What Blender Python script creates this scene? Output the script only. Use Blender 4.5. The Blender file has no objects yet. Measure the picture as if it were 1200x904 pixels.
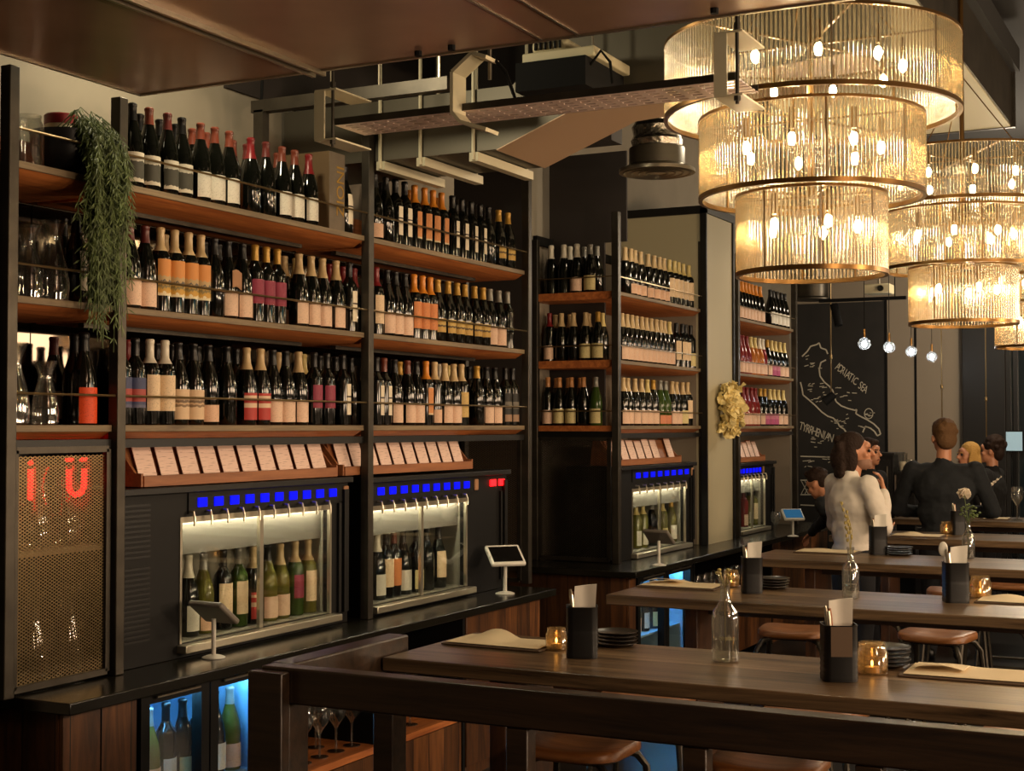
import bpy, math, random
from mathutils import Vector, Matrix, Euler
random.seed(7)
PI = math.pi
SC = bpy.context.scene
COL = SC.collection

# ---------------------------------------------------------------- camera
f_px = 1675.0
TH = math.atan(850 / f_px); sn, cs = math.sin(TH), math.cos(TH)
PH = math.atan(48 / f_px)
CAMH = 1.75
FW = Vector((-sn * math.cos(PH), cs * math.cos(PH), math.sin(PH)))
RT = Vector((cs, sn, 0))
UP = RT.cross(FW)
cam_d = bpy.data.cameras.new('camera'); cam = bpy.data.objects.new('camera', cam_d); COL.objects.link(cam)
cam.matrix_world = Matrix(((RT.x, UP.x, -FW.x, 0), (RT.y, UP.y, -FW.y, 0), (RT.z, UP.z, -FW.z, CAMH), (0, 0, 0, 1)))
cam_d.sensor_width = 36; cam_d.lens = f_px / 1200 * 36; cam_d.clip_start = 0.05
SC.camera = cam

def at(px, py, X=None, Y=None, Z=None):
    d = FW + RT * ((px - 600) / f_px) + UP * ((452 - py) / f_px)
    k = X / d.x if X is not None else (Y / d.y if Y is not None else (Z - CAMH) / d.z)
    return Vector((k * d.x, k * d.y, CAMH + k * d.z))
def yat(px, X, py=450): return at(px, py, X=X).y
def xat(px, Y, py=450): return at(px, py, Y=Y).x

# ---------------------------------------------------------------- materials
def lin(h):
    if isinstance(h, (tuple, list)): return tuple(h[:3]) + (1,)
    h = h.lstrip('#'); r = []
    for i in (0, 2, 4):
        c = int(h[i:i + 2], 16) / 255
        r.append(c / 12.92 if c <= .04045 else ((c + .055) / 1.055) ** 2.4)
    return tuple(r) + (1,)
def new_mat(name):
    m = bpy.data.materials.new(name); m.use_nodes = True
    nt = m.node_tree
    return m, nt, nt.nodes['Principled BSDF'], nt.nodes['Material Output']
def pm(name, col, rough=.5, metal=0, spec=.5, emit=None, es=0, coat=0, bump=0, bscale=60, var=0):
    m, nt, b, o = new_mat(name)
    b.inputs['Base Color'].default_value = lin(col); b.inputs['Roughness'].default_value = rough
    b.inputs['Metallic'].default_value = metal; b.inputs['Specular IOR Level'].default_value = spec
    if coat: b.inputs['Coat Weight'].default_value = coat; b.inputs['Coat Roughness'].default_value = .08
    if emit: b.inputs['Emission Color'].default_value = lin(emit); b.inputs['Emission Strength'].default_value = es
    if bump or var:
        tc = nt.nodes.new('ShaderNodeTexCoord'); n = nt.nodes.new('ShaderNodeTexNoise')
        n.inputs['Scale'].default_value = bscale; n.inputs['Detail'].default_value = 4
        nt.links.new(tc.outputs['Object'], n.inputs['Vector'])
        if bump:
            bp = nt.nodes.new('ShaderNodeBump'); bp.inputs['Strength'].default_value = bump; bp.inputs['Distance'].default_value = .01
            nt.links.new(n.outputs['Fac'], bp.inputs['Height']); nt.links.new(bp.outputs['Normal'], b.inputs['Normal'])
        if var:
            r = nt.nodes.new('ShaderNodeValToRGB'); c = lin(col)
            r.color_ramp.elements[0].position = .3; r.color_ramp.elements[1].position = .7
            r.color_ramp.elements[0].color = tuple(x * (1 - var) for x in c[:3]) + (1,)
            r.color_ramp.elements[1].color = tuple(min(1, x * (1 + var)) for x in c[:3]) + (1,)
            nt.links.new(n.outputs['Fac'], r.inputs['Fac']); nt.links.new(r.outputs['Color'], b.inputs['Base Color'])
    return m
def wood(name, c1, c2, axis=0, rough=.45, scale=14, stretch=14, plank=None):
    m, nt, b, o = new_mat(name); N, L = nt.nodes, nt.links
    tc = N.new('ShaderNodeTexCoord'); mp = N.new('ShaderNodeMapping')
    sv = [scale] * 3; sv[axis] = scale / stretch; mp.inputs['Scale'].default_value = sv
    L.new(tc.outputs['Object'], mp.inputs['Vector'])
    n = N.new('ShaderNodeTexNoise'); n.inputs['Scale'].default_value = 2.2; n.inputs['Detail'].default_value = 8; n.inputs['Roughness'].default_value = .65; n.inputs['Distortion'].default_value = .6
    L.new(mp.outputs['Vector'], n.inputs['Vector'])
    r = N.new('ShaderNodeValToRGB'); r.color_ramp.elements[0].position = .32; r.color_ramp.elements[1].position = .68
    r.color_ramp.elements[0].color = lin(c1); r.color_ramp.elements[1].color = lin(c2)
    L.new(n.outputs['Fac'], r.inputs['Fac'])
    out = r.outputs['Color']
    if plank:
        pax, w = plank
        sx = N.new('ShaderNodeSeparateXYZ'); L.new(tc.outputs['Object'], sx.inputs[0])
        dv = N.new('ShaderNodeMath'); dv.operation = 'DIVIDE'; dv.inputs[1].default_value = w; L.new(sx.outputs[pax], dv.inputs[0])
        fl = N.new('ShaderNodeMath'); fl.operation = 'FLOOR'; L.new(dv.outputs[0], fl.inputs[0])
        wn = N.new('ShaderNodeTexWhiteNoise'); wn.noise_dimensions = '1D'; L.new(fl.outputs[0], wn.inputs['W'])
        mr = N.new('ShaderNodeMapRange'); mr.inputs['To Min'].default_value = .55; mr.inputs['To Max'].default_value = 1.25; L.new(wn.outputs['Value'], mr.inputs['Value'])
        fr = N.new('ShaderNodeMath'); fr.operation = 'FRACT'; L.new(dv.outputs[0], fr.inputs[0])
        gp = N.new('ShaderNodeMath'); gp.operation = 'GREATER_THAN'; gp.inputs[1].default_value = .03; L.new(fr.outputs[0], gp.inputs[0])
        ml = N.new('ShaderNodeMath'); ml.operation = 'MULTIPLY'; L.new(mr.outputs[0], ml.inputs[0]); L.new(gp.outputs[0], ml.inputs[1])
        mx = N.new('ShaderNodeMix'); mx.data_type = 'RGBA'; mx.blend_type = 'MULTIPLY'; mx.inputs[0].default_value = 1
        L.new(out, mx.inputs[6]); L.new(ml.outputs[0], mx.inputs[7]); out = mx.outputs[2]
    L.new(out, b.inputs['Base Color']); b.inputs['Roughness'].default_value = rough
    bp = N.new('ShaderNodeBump'); bp.inputs['Strength'].default_value = .25; bp.inputs['Distance'].default_value = .004
    L.new(n.outputs['Fac'], bp.inputs['Height']); L.new(bp.outputs['Normal'], b.inputs['Normal'])
    return m
def glass(name, tint=(1, 1, 1), refl=.12, gloss=.03, body=0.0):
    m, nt, b, o = new_mat(name); N, L = nt.nodes, nt.links
    t = N.new('ShaderNodeBsdfTransparent'); t.inputs[0].default_value = tuple(tint) + (1,)
    g = N.new('ShaderNodeBsdfGlossy'); g.inputs['Roughness'].default_value = gloss
    lw = N.new('ShaderNodeLayerWeight'); lw.inputs['Blend'].default_value = .25
    mr = N.new('ShaderNodeMapRange'); mr.inputs['To Min'].default_value = refl * .5; mr.inputs['To Max'].default_value = min(1, refl * 5)
    L.new(lw.outputs['Facing'], mr.inputs['Value'])
    mx = N.new('ShaderNodeMixShader'); L.new(mr.outputs[0], mx.inputs[0]); L.new(t.outputs[0], mx.inputs[1]); L.new(g.outputs[0], mx.inputs[2])
    last = mx
    if body:
        d = N.new('ShaderNodeBsdfTranslucent'); d.inputs[0].default_value = tuple(tint) + (1,)
        m2 = N.new('ShaderNodeMixShader'); m2.inputs[0].default_value = body; L.new(mx.outputs[0], m2.inputs[1]); L.new(d.outputs[0], m2.inputs[2]); last = m2
    L.new(last.outputs[0], o.inputs['Surface'])
    return m
def label_mat(name, stops, rough=.6, noise=0.0, lines=True, ls=(7, 7, 16), dark=(.45, .42, .4, 1)):
    """printed paper: colour bands up the label, small printed lines across it"""
    m, nt, b, o = new_mat(name); N, L = nt.nodes, nt.links
    tc = N.new('ShaderNodeTexCoord'); sx = N.new('ShaderNodeSeparateXYZ'); L.new(tc.outputs['Generated'], sx.inputs[0])
    fac = sx.outputs[2]
    if noise:
        n = N.new('ShaderNodeTexNoise'); n.inputs['Scale'].default_value = 6; L.new(tc.outputs['Generated'], n.inputs['Vector'])
        ma = N.new('ShaderNodeMath'); ma.operation = 'MULTIPLY_ADD'; ma.inputs[1].default_value = noise; L.new(n.outputs['Fac'], ma.inputs[0])
        mb = N.new('ShaderNodeMath'); mb.operation = 'SUBTRACT'; mb.inputs[1].default_value = noise * .5; L.new(fac, mb.inputs[0]); L.new(mb.outputs[0], ma.inputs[2]); fac = ma.outputs[0]
    r = N.new('ShaderNodeValToRGB'); r.color_ramp.interpolation = 'CONSTANT'
    e = r.color_ramp.elements
    while len(e) < len(stops): e.new(.5)
    for i, (p, c) in enumerate(stops): e[i].position = p; e[i].color = lin(c)
    L.new(fac, r.inputs['Fac']); out = r.outputs['Color']
    if lines:
        mp = N.new('ShaderNodeMapping'); mp.inputs['Scale'].default_value = ls; L.new(tc.outputs['Generated'], mp.inputs[0])
        n2 = N.new('ShaderNodeTexNoise'); n2.inputs['Scale'].default_value = 2; n2.inputs['Detail'].default_value = 1; L.new(mp.outputs[0], n2.inputs['Vector'])
        r2 = N.new('ShaderNodeValToRGB'); r2.color_ramp.elements[0].position = .60; r2.color_ramp.elements[0].color = (1, 1, 1, 1); r2.color_ramp.elements[1].position = .68; r2.color_ramp.elements[1].color = dark
        L.new(n2.outputs['Fac'], r2.inputs['Fac'])
        mx = N.new('ShaderNodeMix'); mx.data_type = 'RGBA'; mx.blend_type = 'MULTIPLY'; mx.inputs[0].default_value = .75
        L.new(out, mx.inputs[6]); L.new(r2.outputs['Color'], mx.inputs[7]); out = mx.outputs[2]
    L.new(out, b.inputs['Base Color']); b.inputs['Roughness'].default_value = rough
    return m

M = {}
M['steel'] = pm('raw_steel', '#443f37', .42, .7, var=.25, bscale=9)
M['black'] = pm('black_steel', '#141312', .45, .3)
M['dull'] = pm('matt_black', '#0b0b0b', .8, 0, .2)
M['rail'] = pm('brass_rod', '#8f7a56', .3, .9)
M['shelfw'] = wood('shelf_timber', '#96512a', '#d07f42', axis=1, rough=.5)
M['edge'] = wood('shelf_edge_timber', '#665541', '#94805f', axis=1, rough=.6)
M['walnut'] = wood('walnut_panel', '#3c2110', '#8c582d', axis=2, rough=.45, scale=9, stretch=9, plank=(1, .145))
M['walnutx'] = wood('walnut_end_panel', '#311b0e', '#68401f', axis=2, rough=.5, scale=9, stretch=9, plank=(0, .145))
M['table'] = wood('dark_table_planks', '#33261a', '#a08260', axis=0, rough=.3, scale=13, stretch=22, plank=(1, .165))
M['railw'] = wood('rail_timber', '#1c140e', '#3d2c1e', axis=0, rough=.33, scale=12)
M['seat'] = wood('seat_timber', '#6e4020', '#9c6636', axis=0, rough=.4, scale=16)
M['holder'] = wood('holder_timber', '#7c4a2b', '#a86c42', axis=1, rough=.5, scale=16)
M['counter'] = pm('black_stone_counter', '#17150f', .22, 0, .6, bump=.02, bscale=200)
M['mirror'] = pm('smoked_mirror', '#3a342e', .05, .95)
M['wall'] = pm('grey_plaster', '#8a8272', .8, var=.08, bscale=3)
M['walld'] = pm('dark_plaster', '#2c2521', .8)
M['wallb'] = pm('taupe_panel', '#857a6a', .75)
M['cream'] = pm('cream_panel', '#b3aa8c', .6)
M['floor'] = pm('dark_floor', '#1d1a17', .35, var=.3, bscale=3)
M['ceil'] = pm('black_ceiling', '#12110f', .8)
M['bronze'] = pm('bronze_sheet', '#a5826a', .25, .35, var=.12, bscale=2.5)
M['alu'] = pm('aluminium', '#a69c8a', .3, .9)
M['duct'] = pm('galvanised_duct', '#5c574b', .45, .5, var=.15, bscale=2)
M['duct_lit'] = pm('warm_lit_duct', '#c0a080', .4, .2)  # underside colour with the warm light falling on the duct painted in
M['white_metal'] = pm('cream_bracket', '#cfc6a8', .45, .1)
M['tray'] = pm('pierced_tray', '#dcc2b6', .5, .0)
M['foil'] = pm('crumpled_foil', '#b8b2a6', .18, 1.0, bump=1.0, bscale=38)
M['machine'] = pm('machine_black', '#0b0a09', .55, 0, .25)
M['stainless'] = pm('stainless', '#c9c2ae', .28, .85)
M['frost'] = pm('pale_steel_plate', '#6f6b62', .55, .05)
M['inner'] = pm('cabinet_lining', '#8f8b7c', .35, .3)
M['pane'] = glass('door_glass', (.95, .97, .95), .06)
M['clear'] = glass('clear_glass', (.93, .93, .9), .15, .04, .03)
M['clearw'] = glass('amber_glass', (.92, .78, .55), .2, .08, .10)
M['blue'] = pm('blue_display', '#010238', .5, 0, .08, emit='#030aff', es=.8)
M['bluedk'] = pm('blue_display_dark', '#0a1890', .3, emit='#0812b0', es=1.0)
M['led'] = pm('cabinet_led', '#fff6dc', .5, emit='#fff1d0', es=28)
M['ledblue'] = pm('fridge_led', '#a8d4ff', .5, emit='#6cc0ff', es=26)
M['fridge_in'] = pm('fridge_lining', '#9fc4e0', .5)
M['paper'] = pm('cream_paper', '#e6d3ac', .75)
M['card'] = label_mat('printed_card', [(0, '#f4d6c6'), (.93, '#d9b0a0')], .7, 0, True, (0, .8, 15), (.45, .36, .33, 1))
M['napkin'] = pm('white_napkin', '#d9d4c8', .8)
M['ipadw'] = pm('white_plastic', '#e3dfd3', .35)
M['ipadg'] = pm('grey_plastic', '#6f675c', .5)
M['screen'] = pm('dark_screen', '#12100f', .12)
M['screenb'] = pm('lit_screen', '#1a3550', .15, emit='#4aa0d8', es=.12)
M['plate'] = pm('dark_stoneware', '#2c2721', .3, 0, .6)
M['caddy'] = pm('black_enamel', '#0a0a0b', .42, 0, .4)
M['kraft'] = pm('brown_kraft_label', '#5b4836', .7)
M['red'] = pm('red_neon', '#ff1010', .4, emit='#ff0f14', es=3)
M['cyan'] = pm('green_exit_lens', '#10b0b0', .4, emit='#18c8d8', es=3)
M['chalk'] = pm('chalk', '#b9b3a2', .9)
M['board'] = pm('blackboard', '#171513', .7, var=.35, bscale=5)
M['brass'] = pm('aged_brass', '#7a5b33', .3, .9)
M['gold'] = pm('gold_foil', '#f6e3a0', .45, .1, bump=.4, bscale=60)
M['leaf'] = pm('fern_green', '#566634', .6, var=.45, bscale=14)
M['stem'] = pm('dry_stem', '#9a8a4c', .7)
M['petal'] = pm('white_petal', '#e8dcc8', .7)
M['boxc'] = pm('grey_brown_carton', '#5f4a2e', .7, var=.1, bscale=6)
M['boxf'] = pm('carton_front', '#6e6252', .6, var=.15, bscale=14)
M['goldink'] = pm('gold_ink', '#b8913f', .35, .6)
M['white_tag'] = pm('white_tag', '#ddd5c8', .6)
M['browntag'] = pm('brown_tag', '#a87a56', .7)
M['unitw'] = pm('cream_appliance', '#cfc5a3', .5)
M['wglass'] = pm('night_window', '#1c2428', .06, 0, .9)
# chandelier
M['bulb'] = pm('lit_bulb', '#fff3d0', .4, emit=(1.0, .81, .52), es=85)
M['pbulb'] = pm('pendant_bulb', '#f0f4ff', .4, emit=(.9, .95, 1.0), es=60)
def rodmat():
    m, nt, b, o = new_mat('glass_rod'); N, L = nt.nodes, nt.links
    t = N.new('ShaderNodeBsdfTransparent'); t.inputs[0].default_value = (.74, .63, .45, 1)
    tr = N.new('ShaderNodeBsdfTranslucent'); tr.inputs[0].default_value = (1.0, .93, .76, 1)
    g = N.new('ShaderNodeBsdfGlossy'); g.inputs['Roughness'].default_value = .2; g.inputs[0].default_value = (.95, .92, .82, 1)
    m1 = N.new('ShaderNodeMixShader'); m1.inputs[0].default_value = .11; L.new(t.outputs[0], m1.inputs[1]); L.new(tr.outputs[0], m1.inputs[2])
    m2 = N.new('ShaderNodeMixShader'); m2.inputs[0].default_value = .30; L.new(m1.outputs[0], m2.inputs[1]); L.new(g.outputs[0], m2.inputs[2])
    L.new(m2.outputs[0], o.inputs['Surface'])
    return m
M['rod'] = rodmat()
# bottles
M['g_dark'] = pm('dark_bottle_glass', '#0b0c08', .07, 0, .6)
def seeglass(name, col, k=.45):
    m, nt, b, o = new_mat(name); N, L = nt.nodes, nt.links
    b.inputs['Base Color'].default_value = lin(col); b.inputs['Roughness'].default_value = .07
    t = N.new('ShaderNodeBsdfTransparent'); t.inputs[0].default_value = lin(col)
    x = N.new('ShaderNodeMixShader'); x.inputs[0].default_value = k; L.new(b.outputs[0], x.inputs[1]); L.new(t.outputs[0], x.inputs[2]); L.new(x.outputs[0], o.inputs['Surface'])
    return m
M['g_green'] = seeglass('green_bottle_glass', '#3e5420', .3)
M['g_olive'] = seeglass('olive_bottle_glass', '#6e6a2c', .32)
M['g_rose'] = seeglass('pink_wine_glass', '#8e2f2c', .3)
M['g_orange'] = seeglass('orange_wine_glass', '#c8742c', .3)
M['g_clear'] = seeglass('pale_bottle_glass', '#cfc08a', .6)
CAP = dict(K=('black', '#12100f'), R=('red', '#741a1d'), B=('red-brown', '#6b3222'), W=('wine-brown', '#5b2420'), C=('cream', '#c9ae80'), Y=('straw', '#d2bd7a'),
           O=('orange', '#d8872a'), G=('gold', '#b98f3c'), S=('white', '#dcd4c0'), T=('tan', '#b57d48'), P=('silver', '#8a8880'))
for k, (n, c) in CAP.items(): M['cap_' + k] = pm(n.replace('-', '_') + '_foil', c, .35, .25 if k in 'GPK' else .05)
LAB = {  # key: (words, z0, z1, half angle, stops, noise, lines)
 'WD': ('white label with a dark picture', .02, .125, 62, [(0, '#cfc7b2'), (.12, '#3d3c30'), (.70, '#cfc7b2')], .12, False),
 'W': ('white label', .02, .115, 62, [(0, '#dcd6c6')], 0, True),
 'P': ('cream label', .012, .098, 66, [(0, '#e6c2a6')], 0, True),
 'PL': ('low cream label', .012, .075, 66, [(0, '#e2b898')], 0, True),
 'OL': ('orange landscape label', .058, .19, 66, [(0, '#e3d3ac'), (.08, '#c99a3c'), (.2, '#8d7a4a'), (.27, '#d9b060'), (.34, '#5d5448'), (.42, '#b99a6a'), (.55, '#d28a42')], .22, False),
 'M': ('magenta label', .072, .168, 62, [(0, '#8c2338'), (.1, '#8f2b44')], 0, True),
 'T': ('tall cream label', .05, .178, 66, [(0, '#e8cca6')], 0, True),
 'B': ('blue label with a red square', .06, .165, 66, [(0, '#5a5a74'), (.1, '#3d4468'), (.2, '#a8453c'), (.62, '#3d4468')], 0, False),
 'PP': ('cream label with a sketch', .02, .13, 66, [(0, '#dcbd98'), (.42, '#8a6f52'), (.50, '#cfae86'), (.56, '#7d654c'), (.64, '#dcbd98')], .12, False),
 'N': ('narrow cream strip label', .045, .178, 26, [(0, '#e6dac0'), (.5, '#e6dac0'), (.56, '#3a2a20'), (.61, '#e6dac0')], 0, False),
 'ON': ('narrow orange label', .05, .178, 40, [(0, '#d8c19a'), (.06, '#d28a4c')], 0, True),
 'OT': ('orange label', .05, .175, 62, [(0, '#cf7f42')], 0, True),
 'RD': ('red and white label', .02, .125, 64, [(0, '#b5342c'), (.45, '#e0c0a0'), (.62, '#b5342c'), (.8, '#e0c0a0'), (.9, '#b5342c')], 0, False),
 'G': ('gold label', .045, .11, 62, [(0, '#c09a4a'), (.4, '#5a4420'), (.55, '#caa858')], .2, False),
 'Y': ('pale yellow label', .015, .105, 66, [(0, '#d8c88e')], 0, True),
 'YT': ('tall yellow label', .04, .165, 60, [(0, '#cfae68')], 0, True),
 'DC': ('dark ringed label', .02, .17, 60, [(0, '#9a7a60'), (.25, '#16140f'), (.45, '#6d665a'), (.7, '#16140f')], 0, False),
 'MG': ('pink-purple label', .012, .098, 66, [(0, '#b0507a'), (.5, '#c87a90')], 0, True),
 'OR': ('bright orange label', .005, .125, 66, [(0, '#ea4d12')], 0, True),
 'PK': ('low pink-orange label', .012, .07, 66, [(0, '#d98a62')], 0, True),
}
for k, (w, a, b_, c, st, nz, ln) in LAB.items(): M['lab_' + k] = label_mat(w.replace(' ', '_').replace('-', '_'), st, .6, nz, ln)
M['skin'] = pm('skin', '#b9805f', .5, bump=.05)
M['shirt'] = pm('white_shirt_cloth', '#d6cdc0', .85, bump=.3, bscale=18)
M['jacket'] = pm('dark_navy_cloth', '#12161a', .9, bump=.25, bscale=30)
M['blackcloth'] = pm('black_cloth', '#0e0e0f', .9, bump=.2, bscale=30)
M['trouser'] = pm('dark_trouser', '#15151a', .9)
M['hair_dark'] = pm('dark_hair', '#2b1e17', .75, 0, .2, bump=.8, bscale=70)
M['hair_brown'] = pm('brown_hair', '#5d432a', .75, 0, .2, bump=.8, bscale=70)
M['hair_blond'] = pm('blond_hair', '#b8904e', .75, 0, .2, bump=.8, bscale=70)
M['eye'] = pm('eye_dark', '#1a1512', .2)
M['lip'] = pm('lips', '#8f4f42', .5)
M['shoe'] = pm('shoe_black', '#0c0b0b', .35)

# ---------------------------------------------------------------- geometry helpers
class MB:
    def __init__(s): s.v = []; s.f = []
    def add(s, v, f):
        o = len(s.v); s.v += [tuple(x) for x in v]; s.f += [tuple(i + o for i in q) for q in f]; return s
    def box(s, x0, x1, y0, y1, z0, z1):
        if x0 > x1: x0, x1 = x1, x0
        if y0 > y1: y0, y1 = y1, y0
        if z0 > z1: z0, z1 = z1, z0
        return s.add([(x0, y0, z0), (x1, y0, z0), (x1, y1, z0), (x0, y1, z0), (x0, y0, z1), (x1, y0, z1), (x1, y1, z1), (x0, y1, z1)],
                     [(0, 3, 2, 1), (4, 5, 6, 7), (0, 1, 5, 4), (1, 2, 6, 5), (2, 3, 7, 6), (3, 0, 4, 7)])
    def lathe(s, prof, n=20, c=(0, 0, 0), a0=0, a1=None, close=True):
        full = a1 is None
        if full: a1 = a0 + 2 * PI
        m = n if full else n + 1
        v = []
        for r, z in prof:
            for i in range(m):
                a = a0 + (a1 - a0) * i / n
                v.append((c[0] + r * math.cos(a), c[1] + r * math.sin(a), c[2] + z))
        q = []
        for k in range(len(prof) - 1):
            for i in range(n):
                j = (i + 1) % m
                q.append((k * m + i, k * m + j, (k + 1) * m + j, (k + 1) * m + i))
        if full and close:
            q.append(tuple(reversed(range(m)))); q.append(tuple((len(prof) - 1) * m + i for i in range(m)))
        return s.add(v, q)
    def tube(s, pts, r, n=8, cap=True):
        pts = [Vector(p) for p in pts]; rr = r if isinstance(r, (list, tuple)) else [r] * len(pts)
        v = []; up = None
        for i, p in enumerate(pts):
            t = (pts[min(i + 1, len(pts) - 1)] - pts[max(i - 1, 0)]).normalized()
            if up is None:
                up = Vector((0, 0, 1)) if abs(t.z) < .9 else Vector((1, 0, 0))
            a = (up - t * up.dot(t)).normalized(); up = a; b = t.cross(a)
            for k in range(n):
                g = 2 * PI * k / n
                v.append(p + (a * math.cos(g) + b * math.sin(g)) * rr[i])
        q = []
        for i in range(len(pts) - 1):
            for k in range(n):
                j = (k + 1) % n
                q.append((i * n + k, i * n + j, (i + 1) * n + j, (i + 1) * n + k))
        if cap: q.append(tuple(reversed(range(n)))); q.append(tuple((len(pts) - 1) * n + k for k in range(n)))
        return s.add(v, q)
    def bar(s, p0, p1, w, h, up=(0, 0, 1)):
        p0, p1 = Vector(p0), Vector(p1); t = (p1 - p0).normalized(); u = Vector(up)
        u = (u - t * u.dot(t)).normalized(); b = t.cross(u); v = []
        for p in (p0, p1):
            for sx, sy in ((-1, -1), (1, -1), (1, 1), (-1, 1)): v.append(p + b * (sx * w / 2) + u * (sy * h / 2))
        return s.add(v, [(0, 3, 2, 1), (4, 5, 6, 7), (0, 1, 5, 4), (1, 2, 6, 5), (2, 3, 7, 6), (3, 0, 4, 7)])
    def prism(s, poly, ext):
        n = len(poly); e = Vector(ext); p = [Vector(x) for x in poly]
        return s.add(p + [x + e for x in p], [tuple(reversed(range(n))), tuple(range(n, 2 * n))] + [(i, (i + 1) % n, (i + 1) % n + n, i + n) for i in range(n)])
    def sphere(s, c, r, nu=12, nv=8):
        c = Vector(c); r = r if isinstance(r, (tuple, list)) else (r, r, r)
        v = [c + Vector((0, 0, -r[2]))]
        for j in range(1, nv):
            ph = -PI / 2 + PI * j / nv
            for i in range(nu):
                a = 2 * PI * i / nu
                v.append(c + Vector((r[0] * math.cos(ph) * math.cos(a), r[1] * math.cos(ph) * math.sin(a), r[2] * math.sin(ph))))
        v.append(c + Vector((0, 0, r[2]))); q = []
        for i in range(nu): q.append((0, 1 + (i + 1) % nu, 1 + i))
        for j in range(nv - 2):
            for i in range(nu): q.append((1 + j * nu + i, 1 + j * nu + (i + 1) % nu, 1 + (j + 1) * nu + (i + 1) % nu, 1 + (j + 1) * nu + i))
        L = len(v) - 1
        for i in range(nu): q.append((L, 1 + (nv - 2) * nu + i, 1 + (nv - 2) * nu + (i + 1) % nu))
        return s.add(v, q)
    def grid(s, fn, nu, nv, thick=None):
        """sheet: fn(u,v)->point, with a thickness"""
        P = [[Vector(fn(i / nu, j / nv)) for j in range(nv + 1)] for i in range(nu + 1)]
        v = [p for r in P for p in r]; w = nv + 1; q = [(i * w + j, (i + 1) * w + j, (i + 1) * w + j + 1, i * w + j + 1) for i in range(nu) for j in range(nv)]
        if thick:
            k = len(v); e = Vector(thick); v2 = [p + e for p in v]
            q2 = [tuple(reversed([x + k for x in f])) for f in q]
            rim = [(i * w) for i in range(nu + 1)] + [nu * w + j for j in range(1, nv + 1)] + [i * w + nv for i in range(nu - 1, -1, -1)] + [j for j in range(nv - 1, 0, -1)]
            qs = [(rim[a], rim[a - 1], rim[a - 1] + k, rim[a] + k) for a in range(len(rim))]
            v = v + v2; q = q + q2 + qs
        return s.add(v, q)
    def mesh(s, name, mat, off=None, flat=False, ang=38):
        me = bpy.data.meshes.new(name)
        vs = s.v if off is None else [(x - off[0], y - off[1], z - off[2]) for x, y, z in s.v]
        me.from_pydata(vs, [], s.f); me.materials.append(mat); me.update()
        if not flat:
            me.shade_smooth(); me.set_sharp_from_angle(angle=math.radians(ang))
        return me

def link(name, data, parent=None, loc=None):
    o = bpy.data.objects.new(name, data); COL.objects.link(o)
    if parent is not None: o.parent = parent
    if loc is not None: o.location = loc
    return o
def tag(o, label, cat, group=None, kind=None):
    if label: o['label'] = label
    if cat: o['category'] = cat
    if group: o['group'] = group
    if kind: o['kind'] = kind
    return o
def thing(name, label, cat, loc=(0, 0, 0), rz=0, group=None):
    o = link(name, None, None, loc); o.rotation_euler = (0, 0, rz); o.empty_display_size = .1
    return tag(o, label, cat, group)
def bevel(o, w=.004, seg=2):
    m = o.modifiers.new('edge', 'BEVEL'); m.width = w; m.segments = seg; m.limit_method = 'ANGLE'; m.angle_limit = math.radians(50)
    return o
def part(root, name, mb, mat, world=False, label=None, bv=0, flat=False, ang=38):
    """mesh child of root; world=True means mb is in world coordinates (root unrotated)"""
    off = None
    if world:
        r = root; off = Vector((0, 0, 0))
        while r is not None: off = off + Vector(r.location); r = r.parent
    me = mb.mesh(name, M[mat] if isinstance(mat, str) else mat, off, flat, ang)
    o = link(name, me, root)
    if label: o['label'] = label
    if bv: bevel(o, bv)
    return o
def solo(name, mb, mat, label, cat, group=None, loc=None, bv=0, rz=0, flat=False):
    """a thing that is one mesh; mb in world coordinates unless loc is given (then local)"""
    if loc is None:
        lo = [min(v[i] for v in mb.v) for i in range(3)]; hi = [max(v[i] for v in mb.v) for i in range(3)]
        off = Vector(((lo[0] + hi[0]) / 2, (lo[1] + hi[1]) / 2, lo[2])); me = mb.mesh(name, M[mat], off, flat); loc = off
    else: me = mb.mesh(name, M[mat], None, flat)
    o = link(name, me, None, loc); o.rotation_euler = (0, 0, rz)
    if bv: bevel(o, bv)
    return tag(o, label, cat, group)
def struct(name, mb, mat, parent=None, bv=0):
    o = link(name, mb.mesh(name, M[mat]), parent)
    if parent is None: o['kind'] = 'structure'
    if bv: bevel(o, bv)
    return o
def kids(o): return [c for c in bpy.data.objects if c.parent == o]
def copy_tree(o, ch=None, loc=None, rz=None, label=None, group=None):
    """ch: the source's children as {object: [children]}, read once"""
    ch = ch if ch is not None else tree(o)
    c = o.copy(); COL.objects.link(c)
    if loc is not None: c.location = loc
    if rz is not None: c.rotation_euler = (0, 0, rz)
    if label: c['label'] = label
    if group: c['group'] = group
    def rec(src, dst):
        for k in ch.get(src.name, []):
            d = k.copy(); COL.objects.link(d); d.parent = dst; rec(k, d)
    rec(o, c)
    return c
def tree(o):
    r = {}
    for c in bpy.data.objects:
        if c.parent is not None: r.setdefault(c.parent.name, []).append(c)
    return r
def text(body, size, mat, parent, mtx, name='lettering', ext=.0008, sx=1):
    cu = bpy.data.curves.new(name, 'FONT'); cu.body = body; cu.size = size; cu.extrude = ext; cu.align_x = 'CENTER'; cu.align_y = 'CENTER'; cu.materials.append(M[mat]); cu.resolution_u = 3
    o = bpy.data.objects.new(name, cu); COL.objects.link(o); bpy.context.view_layer.update()
    me = bpy.data.meshes.new_from_object(o.evaluated_get(bpy.context.evaluated_depsgraph_get())); me.name = name
    bpy.data.objects.remove(o); o = link(name, me, parent); o.matrix_local = mtx
    return o
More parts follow.
